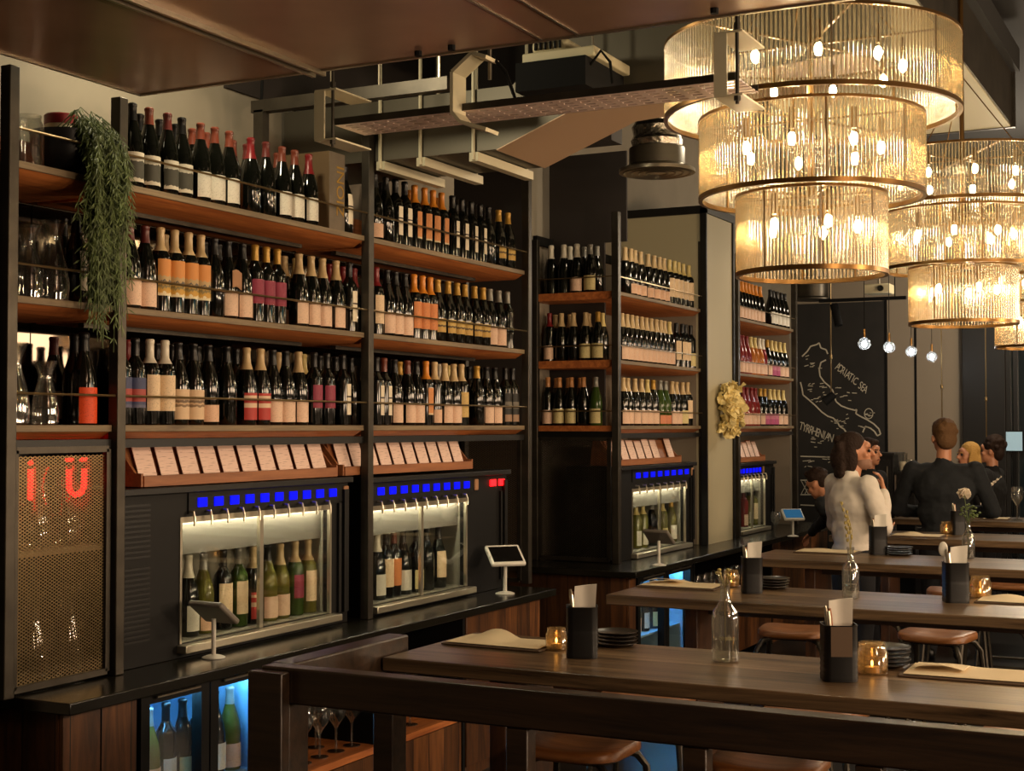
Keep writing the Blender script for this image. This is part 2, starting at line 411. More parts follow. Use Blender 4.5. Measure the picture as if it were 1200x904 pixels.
ORD = ['first', 'second', 'third', 'fourth', 'fifth', 'sixth', 'seventh', 'eighth', 'ninth', 'tenth', 'eleventh', 'twelfth', 'thirteenth', 'fourteenth', 'fifteenth', 'sixteenth', 'seventeenth', 'eighteenth', 'nineteenth', 'twentieth', 'twenty-first', 'twenty-second', 'twenty-third', 'twenty-fourth']
# ================================================================ the room
XF, XB = -3.60, -4.02          # shelf front / back
ZS = (2.635, 2.185, 1.755)     # shelf tops
ZC = .86                       # counter top
YB = 15.2                      # far wall
struct('floor', MB().box(-5.6, 4.0, -3.0, 15.6, -.06, 0), 'floor')
struct('ceiling', MB().box(-5.6, 4.0, -3.0, 15.6, 4.3, 4.36), 'ceil')
struct('wall_left', MB().box(-4.3, -4.12, -3.0, 7.36, 0, 4.3), 'wall')
struct('wall_recess', MB().box(-5.2, -5.1, 7.3, 8.52, 0, 4.3).box(-5.1, -4.3, 7.26, 7.36, 0, 4.3).box(-5.1, -4.24, 8.5, 8.555, 0, 4.3), 'walld')
struct('ceiling_shade_sheet', MB().box(-4.119, -4.10, 5.2, 7.25, 3.3, 4.3).box(-4.119, -3.0, 7.1, 7.25, 3.3, 4.3), 'walld')  # dark sheets added to stand in for the shaded void above the duct
struct('wall_left', MB().box(-4.42, -4.26, 8.56, 15.3, 0, 4.3), 'wall')
struct('wall_right', MB().box(3.7, 3.8, -3.0, 15.4, 0, 4.3), 'walld')
wb = struct('wall_back', MB().box(-4.4, 3.8, YB, YB + .12, 0, 4.3), 'wallb')
x1130 = xat(1130, YB); x1180 = xat(1180, YB)
for px in (1073,):
    x = xat(px, YB); struct('panel_joint', MB().box(x - .012, x + .012, YB - .006, YB, 0, 3.4), 'dull', wb)
struct('trim_1', MB().box(x1130, x1180, YB - .12, YB, 0, 4.3), 'black', bv=.006)
# dark glazed window beside the column
wf = struct('window_1', MB().box(x1180, 2.6, YB - .02, YB - .012, .1, 3.3), 'wglass')
wfm = MB()
for x in (x1180 + .02, x1180 + .09, 2.6): wfm.box(x - .02, x + .02, YB - .07, YB - .02, 0, 3.4)
wfm.box(x1180, 2.6, YB - .07, YB - .02, 3.3, 3.36).box(x1180, 2.6, YB - .07, YB - .02, 0, .1)
struct('window_frame', wfm, 'black', wf)

# corrugated deck overhead and ducts
cm = MB()
for i in range(26):
    x = -.6 + i * .16
    cm.box(x, x + .08, 1.0, 15.0, 4.22, 4.296)
struct('ceiling_corrugation', cm, 'ceil')

# the bronze sheet ceiling over the near part of the room
cp = struct('ceiling_panel', MB().box(-3.37, 1.6, -2.4, 3.8, 2.9, 2.93), 'bronze')
t = MB().box(-3.376, 1.6, 3.8, 3.812, 2.895, 2.935).box(-3.382, -3.37, -2.4, 3.812, 2.895, 2.935)
struct('trim_edge', t, 'alu', cp)
t = MB()
for x in (-2.665, -2.625): t.box(x - .006, x + .006, -2.0, 3.83, 2.885, 2.9)
t.box(-2.665, -2.625, -2.0, 3.8, 2.898, 2.8995)
struct('track_slot', t, 'alu', cp)
t = MB()
for px in (605, 660): 
    x = at(px, 30, Z=2.9).x; t.box(x - .005, x + .005, -2, 3.8, 2.897, 2.8995)
struct('panel_seam', t, 'alu', cp)
t = MB()
for px, py in ((494, 62), (533, 55), (840, 12)):
    p = at(px, py, Z=2.9); t.lathe([(.012, 2.885), (.012, 2.9)], 8, (p.x, p.y - .02, 0))
struct('fixing', t, 'dull', cp)

# big rectangular duct above the shelves with hangers
d = thing('air_duct', 'galvanised rectangular duct above the shelves, warm light painted on its sloping underside', 'duct', (-3.5, 5.85, 2.99))
Y0, Y1 = 5.64, 6.14
prof = [(-4.1, 2.99), (-2.94, 2.99), (-2.47, 3.17), (-1.3, 3.24), (-1.3, 3.75), (-2.45, 3.62), (-2.86, 3.27), (-4.1, 3.27)]
part(d, 'duct_body', MB().prism([(x, Y0, z) for x, z in prof], (0, Y1 - Y0, 0)), 'duct', True)
part(d, 'duct_underside', MB().prism([(-2.94, Y0, 2.985), (-2.47, Y0, 3.165), (-1.3, Y0, 3.235), (-1.3, Y0, 3.239), (-2.47, Y0, 3.169), (-2.94, Y0, 2.989)], (0, Y1 - Y0, 0)), 'duct_lit', True, 'sloping underside with warm light painted in')
for px in (447, 494, 556):
    x = at(px, 186, Y=Y0).x
    h = MB().bar((x, Y0 - .008, 2.965), (x, Y1 + .06, 2.965), .045, .04)
    hh = part(d, 'hanger_bar', h, 'white_metal', True)
    h = MB().tube([(x, Y0 - .012, 2.95), (x, Y0 - .012, 4.3)], .009, 6).tube([(x, Y1 + .03, 2.95), (x, Y1 + .03, 4.3)], .009, 6)
    part(hh, 'hanger_rod', h, 'white_metal', True)
# grey duct box and its fan unit further up
d = thing('square_duct', 'wide grey duct box hung high behind the pierced tray', 'duct', (-2.6, 6.6, 3.45))
part(d, 'duct_body', MB().box(-3.15, -2.58, 6.5, 7.1, 3.45, 4.29), 'duct', True)
part(d, 'flange', MB().box(-3.17, -3.13, 6.48, 7.12, 3.43, 4.29).box(-2.60, -2.56, 6.48, 7.12, 3.43, 4.29), 'alu', True)
p = at(640, 75, Y=5.2)
d = thing('ventilation_unit', 'cream ventilation unit with grille and black base box above the pierced tray', 'ventilation unit', (p.x, 5.2, p.z - .2))
x0 = at(604, 80, Y=5.2).x; x1 = at(686, 80, Y=5.2).x
z0, z1, z2, z3 = (at(640, y, Y=5.2).z for y in (104, 70, 58, 42))
part(d, 'base_box', MB().box(x0, x1, 5.2, 5.6, z0, z1), 'dull', True, 'matt black base box')
part(d, 'housing', MB().box(x0 + .02, x1 + .03, 5.22, 5.6, z1, z2), 'unitw', True, bv=.006)
g = part(d, 'vent_cap', MB().box(x0 + .05, x1 - .1, 5.24, 5.5, z2, z3), 'unitw', True, bv=.02)
s = MB()
for i in range(6): s.box(x0 + .07 + i * .022, x0 + .078 + i * .022, 5.232, 5.241, z2 + .012, z3 - .012)
part(g, 'grille', s, 'dull', True)
part(d, 'cable', MB().tube([(x1, 5.25, z1 - .03), (x1 + .05, 5.24, z1 + .02), (x1 + .09, 5.24, z1 - .03), (x1 + .1, 5.24, z0)], .006, 6), 'dull', True)
part(d, 'hanger_rod', MB().tube([(x0 + .1, 5.5, z3 - .02), (x0 + .1, 5.5, 4.3)], .006, 6).tube([(x1 - .1, 5.5, z2 - .02), (x1 - .1, 5.5, 4.3)], .006, 6), 'alu', True)

# pierced cable tray with C brackets
YT = 4.2
xl, xr = at(392, 140, Y=YT).x, at(866, 86, Y=YT).x; zt = 2.815
d = thing('cable_tray', 'long pierced cable tray hung on C-shaped cream brackets across the room', 'cable tray', ((xl + xr) / 2, YT, zt))
tm = MB(); w = .195
# pierced floor: strips around rows of slots
n = int((xr - xl) / .06)
tm.box(xl, xr, YT, YT + .022, zt, zt + .003).box(xl, xr, YT + .036, YT + .058, zt, zt + .003).box(xl, xr, YT + .072, YT + .094, zt, zt + .003).box(xl, xr, YT + .108, YT + .13, zt, zt + .003).box(xl, xr, YT + .144, YT + .166, zt, zt + .003).box(xl, xr, YT + .18, YT + w, zt, zt + .003)
for i in range(n):
    x = xl + i * .06
    for a in (.022, .058, .094, .13, .166): tm.box(x, x + .024, YT + a, YT + a + .014, zt, zt + .003)
part(d, 'tray_floor', tm, 'tray', True, flat=True)
part(d, 'tray_lip', MB().box(xl, xr, YT - .003, YT, zt, zt + .024).box(xl, xr, YT + w, YT + w + .003, zt, zt + .024), 'steel', True)
def cbracket(x, tall):
    zt0, zt1 = zt - .05, zt + tall
    b = MB()
    b.bar((x, YT - .028, zt0), (x, YT - .028, zt1), .042, .008, (0, 1, 0))
    b.box(x - .021, x + .07, YT - .03, YT + .2, zt0 - .006, zt0)
    b.box(x - .021, x + .07, YT - .03, YT + .2, zt1, zt1 + .006)
    o = part(d, 'bracket', b, 'white_metal', True)
    r = MB().tube([(x + .05, YT - .02, zt0 - .03), (x + .05, YT - .02, 4.3)], .006, 6).lathe([(.011, zt1 + .01), (.011, zt1 + .03)], 6, (x + .05, YT - .02, 0)).lathe([(.011, zt0 - .02), (.011, zt0)], 6, (x + .05, YT - .02, 0))
    part(o, 'threaded_rod', r, 'steel', True)
for px, tall in ((380, .12), (848, .14)): cbracket(at(px, 120, Y=YT).x, tall)
# the middle bracket is a bent open hook
x = at(540, 105, Y=YT).x
b = MB()
pts = [(x + .13, zt + .155), (x + .075, zt + .175), (x, zt + .12), (x, zt - .015), (x + .03, zt - .05), (x + .13, zt - .085)]
for (a, c), (e, g) in zip(pts, pts[1:]): b.bar((a, YT - .02, c), (e, YT - .02, g), .012, .09, (0, 1, 0))
o = part(d, 'bracket', b, 'white_metal', True)
part(o, 'threaded_rod', MB().tube([(x + .1, YT + .02, zt + .1), (x + .1, YT + .02, 4.3)], .007, 6), 'alu', True)
part(d, 'cable', MB().tube([(x + .12, YT, zt + .17), (x + .16, YT + .02, zt + .12), (x + .19, YT + .03, zt + .03), (x + .22, YT + .05, zt + .02)], .006, 6), 'dull', True)

# strut frame behind the top shelf
yv = yat(306, -3.93, 180)
d = thing('strut_frame', 'grey-green metal strut frame standing behind the highest shelf bottles', 'strut frame', (-3.93, yv, 2.66))
zt_ = at(306, 130, X=-3.93).z
part(d, 'upright', MB().box(-3.955, -3.905, yv - .025, yv + .025, ZS[0] + .004, zt_), 'steel', True)
part(d, 'cross_arm', MB().box(-3.97, -2.95, yv - .025, yv + .025, zt_ - .01, zt_ + .045), 'steel', True)
part(d, 'cable', MB().tube([(-3.93, yv, zt_ + .04), (-3.91, yv - .02, zt_ + .16), (-3.8, yv - .03, zt_ + .24), (-3.6, yv - .03, zt_ + .27)], .008, 6), 'dull', True)
part(d, 'hanger_rod', MB().tube([(-3.0, yv, zt_), (-3.0, yv, 4.3)], .006, 6).tube([(-3.3, yv, zt_), (-3.3, yv, 4.3)], .006, 6).tube([(-3.55, yv, zt_), (-3.55, yv, 4.3)], .006, 6), 'alu', True)

# round ceiling diffuser with crumpled foil hose
p = at(770, 203, Y=7.9)
d = thing('air_diffuser', 'round grey ceiling diffuser on crumpled silver foil hose beside the nearest chandelier', 'air diffuser', (p.x, p.y, p.z))
r = .225
part(d, 'hose', MB().lathe([(.14, .14), (.155, .19), (.14, .22), (.15, .27), (.13, .30), (.145, .35), (.125, .4), (.135, .45), (.12, .5), (.13, .56), (.115, .62), (.115, 4.3 - p.z)], 28), 'foil')
part(d, 'collar', MB().lathe([(.165, .03), (.165, .145), (.16, .15)], 32), 'duct')
dd = part(d, 'cone', MB().lathe([(r, 0), (r, .02), (.17, .045), (.1, .05)], 36), 'alu')
cm = MB()
for k in range(1, 5): cm.lathe([(r - .045 * k, .004), (r - .045 * k + .02, -.006), (r - .045 * k + .024, -.004), (r - .045 * k + .004, .006)], 36, close=False)
part(dd, 'vane', cm, 'alu')
# second smaller diffuser far off
p = at(952, 352, Y=13.4)
d = thing('air_diffuser', 'dark round ceiling diffuser in front of the blackboard top', 'air diffuser', (p.x, p.y, p.z))
part(d, 'collar', MB().lathe([(.15, .02), (.15, .2), (.1, .22), (.1, 4.3 - p.z)], 28), 'steel')
part(d, 'cone', MB().lathe([(.19, 0), (.19, .012), (.15, .03)], 28), 'steel')

# big dark duct on the room side with a pale underside
x = -1.28
d = thing('main_duct', 'large dark duct with a pale underside running above the chandeliers', 'duct', (-1.9, 7.5, 3.7))
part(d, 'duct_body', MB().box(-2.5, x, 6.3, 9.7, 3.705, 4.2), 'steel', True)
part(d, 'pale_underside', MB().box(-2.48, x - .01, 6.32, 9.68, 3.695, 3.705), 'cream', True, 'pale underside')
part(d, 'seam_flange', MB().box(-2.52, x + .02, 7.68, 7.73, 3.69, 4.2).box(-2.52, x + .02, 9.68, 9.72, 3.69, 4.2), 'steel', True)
part(d, 'upper_ledge', MB().box(x, x + .05, 6.3, 9.7, 4.05, 4.2), 'ceil', True)

# ================================================================ shelving, counters
P0 = [yat(p, XF) for p in (8, 137, 430, 617)]
P1 = [yat(p, XF) for p in (722, 823)]
P2 = [yat(p, XF) for p in (863, 931)]
def mesh_panel(mb, o, u, w, h, pw=.021, ph=.0115, t=.0016, dep=(0, 0, 0)):
    """expanded metal lattice clipped to a rectangle: o corner, u unit direction along, w x h"""
    o = Vector(o); u = Vector(u); z = Vector((0, 0, 1)); s = ph / pw; nn = u.cross(z)
    k0 = -int(w * s / ph) - 1; k1 = int(h / ph) + 1
    for sg in (1, -1):
        for k in range(k0, k1 + int(w * s / ph) + 2):
            c = k * ph
            a0 = 0.0; a1 = w; f = lambda a: c + sg * s * a
            # clip to 0..h
            if sg > 0: a0 = max(a0, -c / s); a1 = min(a1, (h - c) / s)
            else: a0 = max(a0, (c - h) / s); a1 = min(a1, c / s)
            if a1 - a0 < .004: continue
            mb.bar(o + u * a0 + z * f(a0), o + u * a1 + z * f(a1), t * 1.5, t * 1.9, nn)
    return mb
def frame(mb, o, u, w, h, b=.022, d=.016):
    o = Vector(o); u = Vector(u); n = u.cross(Vector((0, 0, 1))); z = Vector((0, 0, 1))
    for a0, a1, e in ((o, o + u * w, z), (o + z * h, o + u * w + z * h, z)): mb.bar(a0, a1, d, b, e)
    for a0, a1 in ((o, o + z * h), (o + u * w, o + u * w + z * h)): mb.bar(a0, a1, b, d, n)
    return mb
def post(root, x, y, z0, z1, w=.044):
    mb = MB().box(x - w * .5, x + w * .5, y - w * .5, y + w * .5, z0, z1)
    return part(root, 'post', mb, 'steel', True, bv=.003)
def shelf_board(root, x0, x1, y0, y1, zt):
    o = part(root, 'shelf', MB().prism([(x0, y0, zt), (x0, y0, zt - .05), (x1 - .06, y0, zt - .05), (x1 - .012, y0, zt - .024), (x1 - .012, y0, zt)], (0, y1 - y0, 0)), 'shelfw', True)
    part(o, 'edge_band', MB().box(x1 - .012, x1, y0, y1, zt - .024, zt), 'edge', True, 'worn greyish timber edge', bv=.002)
    return o

# --- block one: three bays
S1 = thing('wine_shelving', 'tall steel-framed wine shelving of three bays nearest the bronze ceiling panel', 'shelving', (-3.8, (P0[0] + P0[3]) / 2, ZC))
for y, zt in zip(P0, (2.94, 2.94, 3.2, 3.2)): post(S1, XF + .002, y, ZC + .001, zt)
for y, zt in ((P0[0], 2.8), (P0[3], 2.8)): post(S1, XB + .02, y, ZC + .001, zt, .036)
part(S1, 'end_panel', MB().box(-4.1, XF - .02, 3.33, 3.395, 0, 2.94), 'machine', True)
for b in range(3):
    y0, y1 = P0[b] + .023, P0[b + 1] - .023
    for k, z in enumerate(ZS):
        shelf_board(S1, XB, XF, y0, y1, z)
        rr = part(S1, 'guard_rail', MB().tube([(XF + .012, y0 - .02, z + .105), (XF + .012, y1 + .02, z + .105)], .0045, 8), 'rail', True)
        if k < 2 and b > 0:
            part(S1, 'light_channel', MB().box(-3.84, -3.81, y0 + .03, y1 - .2, z - .068, z - .051), 'steel', True)
    part(S1, 'back_mirror', MB().box(XB - .012, XB - .004, y0 - .02, y1 + .02, ZS[2] + .02, ZS[0] - .055), 'mirror', True, 'smoky mirror back')
    part(S1, 'back_board', MB().box(XB - .014, XB - .004, y0 - .02, y1 + .02, ZS[0] + .002, ZS[0] + .18), 'shelfw', True)
    part(S1, 'lower_back', MB().box(XB - .014, XB - .004, y0 - .02, y1 + .02, ZC + .002, ZS[2] - .04), 'machine', True)
    part(S1, 'beam', MB().box(XF - .03, XF - .002, y0, y1, ZS[2] - .082, ZS[2] - .051), 'black', True)
# mesh door of the narrow bay
y0, y1 = P0[0] + .03, P0[1] - .03
o = part(S1, 'mesh_door', frame(MB(), (XF - .004, y0 + .011, ZC + .02), (0, 1, 0), y1 - y0 - .022, ZS[2] - .085 - ZC - .02), 'steel', True)
part(o, 'expanded_mesh', mesh_panel(MB(), (XF - .008, y0 + .02, ZC + .03), (0, 1, 0), y1 - y0 - .04, ZS[2] - .105 - ZC - .03), 'rail', True, 'diamond expanded metal mesh', flat=True)
zi = 1.33
part(S1, 'inner_shelf', MB().box(XB, XF - .03, P0[0] + .024, P0[1] - .024, zi - .02, zi), 'edge', True)
# end mesh of the last bay, facing the gap
o = part(S1, 'end_mesh', frame(MB(), (XB + .03, P0[3] - .03, ZC + .02), (1, 0, 0), XF - XB - .06, ZS[2] - .09 - ZC), 'steel', True)
part(o, 'expanded_mesh', mesh_panel(MB(), (XB + .03, P0[3] - .03, ZC + .02), (1, 0, 0), XF - XB - .06, ZS[2] - .09 - ZC), 'rail', True, flat=True)

# --- block two: corner cabinet with an open end, and block three beyond the cream pillar
X2B = -4.2
def far_block(root, y0, y1, endopen, xb):
    for y in (y0, y1): post(root, XF + .002, y, ZC + .001, 3.15, .048)
    post(root, xb + .02, y0, ZC + .001, 3.0, .04)
    for k, z in enumerate(ZS):
        shelf_board(root, xb, XF, y0 + (.0 if endopen else .025), y1 - .025, z)
        part(root, 'guard_rail', MB().tube([(XF + .012, y0, z + .095), (XF + .012, y1, z + .095)], .004, 6), 'rail', True)
        if endopen: part(root, 'guard_rail', MB().tube([(xb + .04, y0 - .014, z + .095), (XF, y0 - .014, z + .095)], .004, 6), 'rail', True)
    part(root, 'back_board', MB().box(xb - .014, xb - .002, y0, y1, ZC + .01, 3.0 if endopen else 2.62), 'wallb', True)
    part(root, 'end_board', MB().box(xb, XF - .04, y1 - .022, y1 - .008, ZC + .002, 2.6), 'wallb' if endopen else 'wallb', True)
    part(root, 'beam', MB().box(XF - .03, XF - .004, y0 + .025, y1 - .025, ZS[2] - .082, ZS[2] - .051), 'black', True)
S2 = thing('wine_shelving', 'corner wine shelving with an open mesh-panelled end, before the cream pillar', 'shelving', (-3.9, (P1[0] + P1[1]) / 2, ZC))
far_block(S2, P1[0], P1[1], True, X2B)
w = XF - X2B - .1
o = part(S2, 'end_mesh', frame(MB(), (X2B + .05, P1[0], ZC + .02), (1, 0, 0), w, ZS[2] - .085 - ZC - .02, .026), 'steel', True)
part(o, 'expanded_mesh', mesh_panel(MB(), (X2B + .05, P1[0], ZC + .02), (1, 0, 0), w, ZS[2] - .085 - ZC - .02), 'steel', True, flat=True)
part(S2, 'partition', MB().box(X2B, -3.79, P1[0] + .255, P1[0] + .275, ZS[2] - .03, 3.6).box(-3.79, XF - .03, P1[0] + .255, P1[0] + .275, 2.99, 3.6), 'walld', True)
part(S2, 'end_beam', MB().box(X2B + .04, XF - .024, P1[0] - .01, P1[0] + .012, ZS[2] - .075, ZS[2] - .037), 'black', True)
part(S2, 'top_track', MB().box(X2B - .0, X2B + .03, P1[0], P1[1], 2.97, 3.03), 'dull', True)
S3 = thing('wine_shelving', 'furthest wine shelving between the cream pillar and the blackboard', 'shelving', (-3.9, (P2[0] + P2[1]) / 2, ZC))
far_block(S3, P2[0], P2[1], False, X2B)

# cream pillar with dark edges
ya, yb_ = yat(828, -3.56), yat(858, -3.56)
pl = struct('pillar', MB().box(-4.25, -3.56, ya, yb_, ZC + .001, 3.4), 'cream')
struct('pillar_edge', MB().box(-3.6, -3.55, ya - .02, ya, ZC + .001, 3.4).box(-3.6, -3.545, yb_, yb_ + .03, ZC + .001, 3.4).box(-4.25, -3.54, ya - .02, yb_ + .03, 3.36, 3.42), 'black', pl)

# --- counters
CX = -3.35
C1 = solo('counter_top', MB().box(-4.1, CX, 3.47, 7.14, ZC - .04, ZC), 'counter', 'long black stone counter top under the wine dispensers nearest the rail', 'counter', bv=.004)
C2 = solo('counter_top', MB().box(-4.25, -3.29, 8.16, 13.1, ZC - .04, ZC), 'counter', 'black stone counter top under the corner shelving and cream pillar', 'counter', bv=.004)
zb = ZC - .041
def cabinet(name, label, x0, x1, y0, y1, mat='walnut', doors=1, endmat=None):
    c = thing(name, label, 'cabinet', ((x0 + x1) / 2, (y0 + y1) / 2, 0))
    part(c, 'carcass', MB().box(x0, x1 - .02, y0, y1, .0, zb), endmat or mat, True)
    w = (y1 - y0) / doors
    for i in range(doors): part(c, 'door', MB().box(x1 - .018, x1, y0 + i * w + .003, y0 + (i + 1) * w - .003, .06, zb - .012), mat, True, bv=.002)
    return c
FX = -3.43
ya, yb1 = 3.52, yat(161, FX, 850)
cabinet('base_cabinet', 'walnut cabinet with vertical grain at the near end of the counter', -4.08, FX, ya, yb1, doors=2, endmat='walnutx')
# glass-door fridges
def fridge(label, y0, y1, x1, x0, doors, ztop=zb - .004):
    c = thing('bottle_fridge', label, 'fridge', ((x0 + x1) / 2, (y0 + y1) / 2, 0))
    k = MB().box(x0, x0 + .03, y0, y1, 0, ztop).box(x0, x1 - .05, y0, y0 + .03, 0, ztop).box(x0, x1 - .05, y1 - .03, y1, 0, ztop).box(x0, x1 - .05, y0 + .03, y1 - .03, 0, .06).box(x0, x1 - .05, y0 + .03, y1 - .03, ztop - .05, ztop)
    part(c, 'case', k, 'dull', True)
    part(c, 'lining', MB().box(x0 + .03, x0 + .04, y0 + .03, y1 - .03, .1, ztop - .05).box(x0 + .04, x1 - .06, y0 + .03, y0 + .036, .1, ztop - .05).box(x0 + .04, x1 - .06, y1 - .036, y1 - .03, .1, ztop - .05), 'fridge_in', True)
    part(c, 'light_strip', MB().box(x1 - .1, x1 - .075, y0 + .05, y1 - .05, ztop - .066, ztop - .052), 'ledblue', True, 'blue-white light strip')
    for z in (.40,): part(c, 'wire_shelf', MB().box(x0 + .04, x1 - .08, y0 + .037, y1 - .037, z - .012, z), 'ledblue' if 0 else 'fridge_in', True)
    w = (y1 - y0) / doors
    for i in range(doors):
        a, b = y0 + i * w + .004, y0 + (i + 1) * w - .004
        fr = .045
        dr = part(c, 'door', MB().box(x1 - .045, x1, a, a + fr, .06, ztop).box(x1 - .045, x1, b - fr, b, .06, ztop).box(x1 - .045, x1, a + fr, b - fr, .06, .06 + fr).box(x1 - .045, x1, a + fr, b - fr, ztop - fr, ztop), 'machine', True)
        part(dr, 'pane', MB().box(x1 - .03, x1 - .024, a + fr, b - fr, .06 + fr, ztop - fr), 'pane', True)
        part(dr, 'handle', MB().tube([(x1 + .012, a + fr * 1.5, ztop - .022), (x1 + .012, b - fr * 1.5, ztop - .022)], .005, 6).box(x1, x1 + .012, (a + b) / 2 - .02, (a + b) / 2 + .02, ztop - .027, ztop - .017), 'alu', True)
    return c
yf0, yf1 = yb1 + .015, yat(318, FX, 850)
fridge('black double-door bottle fridge glowing blue under the near counter', yf0, yf1, FX, -4.05, 2)
# open glass rack under the counter, with a walnut drawer below
yr0, yr1 = yf1 + .02, yat(545, FX, 770)
c = thing('glass_rack', 'dark open rack holding wine glasses under the near counter', 'rack', (-3.75, (yr0 + yr1) / 2, 0))
zr = .33
part(c, 'case', MB().box(-4.05, -4.02, yr0, yr1, 0, zb).box(-4.02, FX, yr0, yr0 + .025, 0, zb).box(-4.02, FX, yr1 - .025, yr1, 0, zb).box(-4.02, FX, (yr0 + yr1) / 2 - .012, (yr0 + yr1) / 2 + .012, zr, zb), 'dull', True)
part(c, 'shelf', MB().box(-4.02, FX, yr0 + .025, yr1 - .025, zr - .03, zr), 'shelfw', True)
for i in range(2):
    a = yr0 + .03 + i * (yr1 - yr0 - .06) / 2; b = a + (yr1 - yr0 - .06) / 2 - .006
    dr = part(c, 'drawer', MB().box(FX - .3, FX - .002, a, b, .04, zr - .035), 'walnut', True)
RACK1 = (yr0, yr1, zr)
cabinet('base_cabinet', 'walnut cabinet with strong vertical grain at the far end of the near counter', -4.08, FX, yr1 + .012, 7.1, doors=1, endmat='walnutx')
# second counter: walnut end, fridge, rack, drawers
FX2 = -3.36
c = cabinet('base_cabinet', 'walnut end cabinet carrying the corner of the second counter', -4.2, FX2, 8.22, 8.33, 'walnutx')
yq0, yq1 = 8.36, yat(812, FX2, 720)
fridge('blue-lit double-door bottle fridge under the second counter', yq0, yq1, FX2, -4.1, 2)
yq2 = yat(905, FX2, 700)
c = thing('glass_rack', 'open rack of upturned glasses with a walnut drawer under the second counter', 'rack', (-3.8, (yq1 + yq2) / 2, 0))
part(c, 'case', MB().box(-4.1, -4.07, yq1 + .02, yq2, 0, zb).box(-4.07, FX2, yq1 + .02, yq1 + .045, 0, zb).box(-4.07, FX2, yq2 - .025, yq2, 0, zb), 'dull', True)
part(c, 'shelf', MB().box(-4.07, FX2, yq1 + .045, yq2 - .025, .42, .45), 'shelfw', True)
part(c, 'drawer', MB().box(FX2 - .3, FX2 - .002, yq1 + .05, yq2 - .03, .06, .41), 'walnut', True)
RACK2 = (yq1, yq2, .45)
cabinet('base_cabinet', 'walnut cabinet under the furthest part of the second counter', -4.2, FX2, yq2 + .02, 13.0, doors=3)
# ================================================================ wine dispensers
def dispenser(label, y0, y1, w0, w1, zt, zw0, zw1, ndisp, b0, b1, side=None):
    """y0..y1 body, w0..w1 window, zt top, zw0..zw1 window heights, b0..b1 display strip"""
    xf, xb, zb_ = -3.63, -4.0, ZC + .002
    d = thing('wine_dispenser', label, 'wine dispenser', (-3.8, (y0 + y1) / 2, ZC))
    k = MB().box(xb, xf, y0, w0, zb_, zt - .03).box(xb, xf, w1, y1, zb_, zt - .03).box(xb, xf, w0, w1, zw1, zt - .03).box(xb, xf, w0, w1, zb_, zw0).box(xb, xb + .03, w0, w1, zw0, zw1)
    part(d, 'body', k, 'machine', True)
    part(d, 'top_slab', MB().box(xb, xf + .03, y0 - .004, y1 + .004, zt - .03, zt - .004), 'black', True, bv=.003)
    l = MB().box(xb + .031, xb + .036, w0, w1, zw0, zw1).box(xb + .03, xf - .04, w0 + .001, w0 + .005, zw0, zw1).box(xb + .03, xf - .04, w1 - .005, w1 - .001, zw0, zw1).box(xb + .03, xf - .01, w0, w1, zw0 + .0005, zw0 + .004)
    part(d, 'lining', l, 'inner', True)
    part(d, 'light_strip', MB().box(xf - .036, xf - .018, w0 + .03, w1 - .03, zw1 - .012, zw1 - .001), 'led', True, 'white light strip')
    # pale plate the bottle necks hang behind
    hp = (zw1 - zw0) * .31
    part(d, 'neck_plate', MB().box(xf - .056, xf - .05, w0 + .008, w1 - .008, zw1 - hp, zw1 - .004), 'frost', True, 'pale steel plate')
    mid = (w0 + w1) / 2
    for a, b in ((w0, mid), (mid, w1)):
        g = MB().box(xf - .012, xf + .004, a, b, zw1 - .022, zw1).box(xf - .012, xf + .004, a, a + .012, zw0, zw1 - .022).box(xf - .012, xf + .004, b - .012, b, zw0, zw1 - .022)
        o = part(d, 'door_frame', g, 'stainless', True)
        part(o, 'pane', MB().box(xf - .006, xf - .002, a + .012, b - .012, zw0, zw1 - .03), 'pane', True)
    part(d, 'drip_tray', MB().box(xf - .01, xf + .045, w0 - .01, w1 + .03, zw0 - .035, zw0 - .003), 'stainless', True, 'bright steel drip tray', bv=.004)
    for i in range(ndisp):
        y = w0 + (i + .5) * (w1 - w0) / ndisp
        part(d, 'spout', MB().tube([(xf - .0, y, zw1 + .02), (xf + .025, y, zw1 + .018), (xf + .032, y, zw1 - .005), (xf + .032, y, zw1 - .035)], .0055, 8), 'stainless', True)
    part(d, 'display_strip', MB().box(xf, xf + .006, b0 - .03, b1 + .03, zt - .115, zt - .032), 'machine', True)
    for i in range(ndisp):
        s = (b1 - b0) / ndisp; y = b0 + (i + .5) * s; hw = s * .27
        o = part(d, 'display', MB().box(xf + .006, xf + .01, y - hw, y + hw, zt - .09, zt - .09 + min(.036, s * .52)), 'blue', True, 'glowing blue display')
    part(d, 'card_reader', MB().box(xf, xf + .012, b1 + .035, b1 + .075, zt - .105, zt - .045), 'browntag', True, 'tan card reader', bv=.008)
    if side:
        v = MB()
        n = 14
        for grp in ((zb_ + .4, zt - .06), (zb_ + .09, zb_ + .36)):
            z = grp[0]
            while z < grp[1]:
                v.box(xf, xf + .006, side[0], side[1], z, z + .009); z += .019
        part(d, 'vent_slats', v, 'black', True)
    # hinge column
    part(d, 'column', MB().box(xf, xf + .018, y1 - .05, y1 - .015, zb_ + .05, zt - .06).box(xf, xf + .012, y1 - .085, y1 - .065, zb_ + .05, zt - .12), 'black', True)
    return d
Y = lambda p, y=600: yat(p, -3.62, y)
D1 = dispenser('large black wine dispenser with ten blue displays and vented side, nearest the mesh door', 3.985, Y(410) - .004, Y(213), Y(390), 1.525, .915, 1.40, 10, Y(228), Y(398), (4.0, 4.16))
D2 = dispenser('black wine dispenser between the middle post and the mesh end panel', Y(432), Y(595), Y(437), Y(549), 1.515, .91, 1.375, 9, Y(440), Y(553))
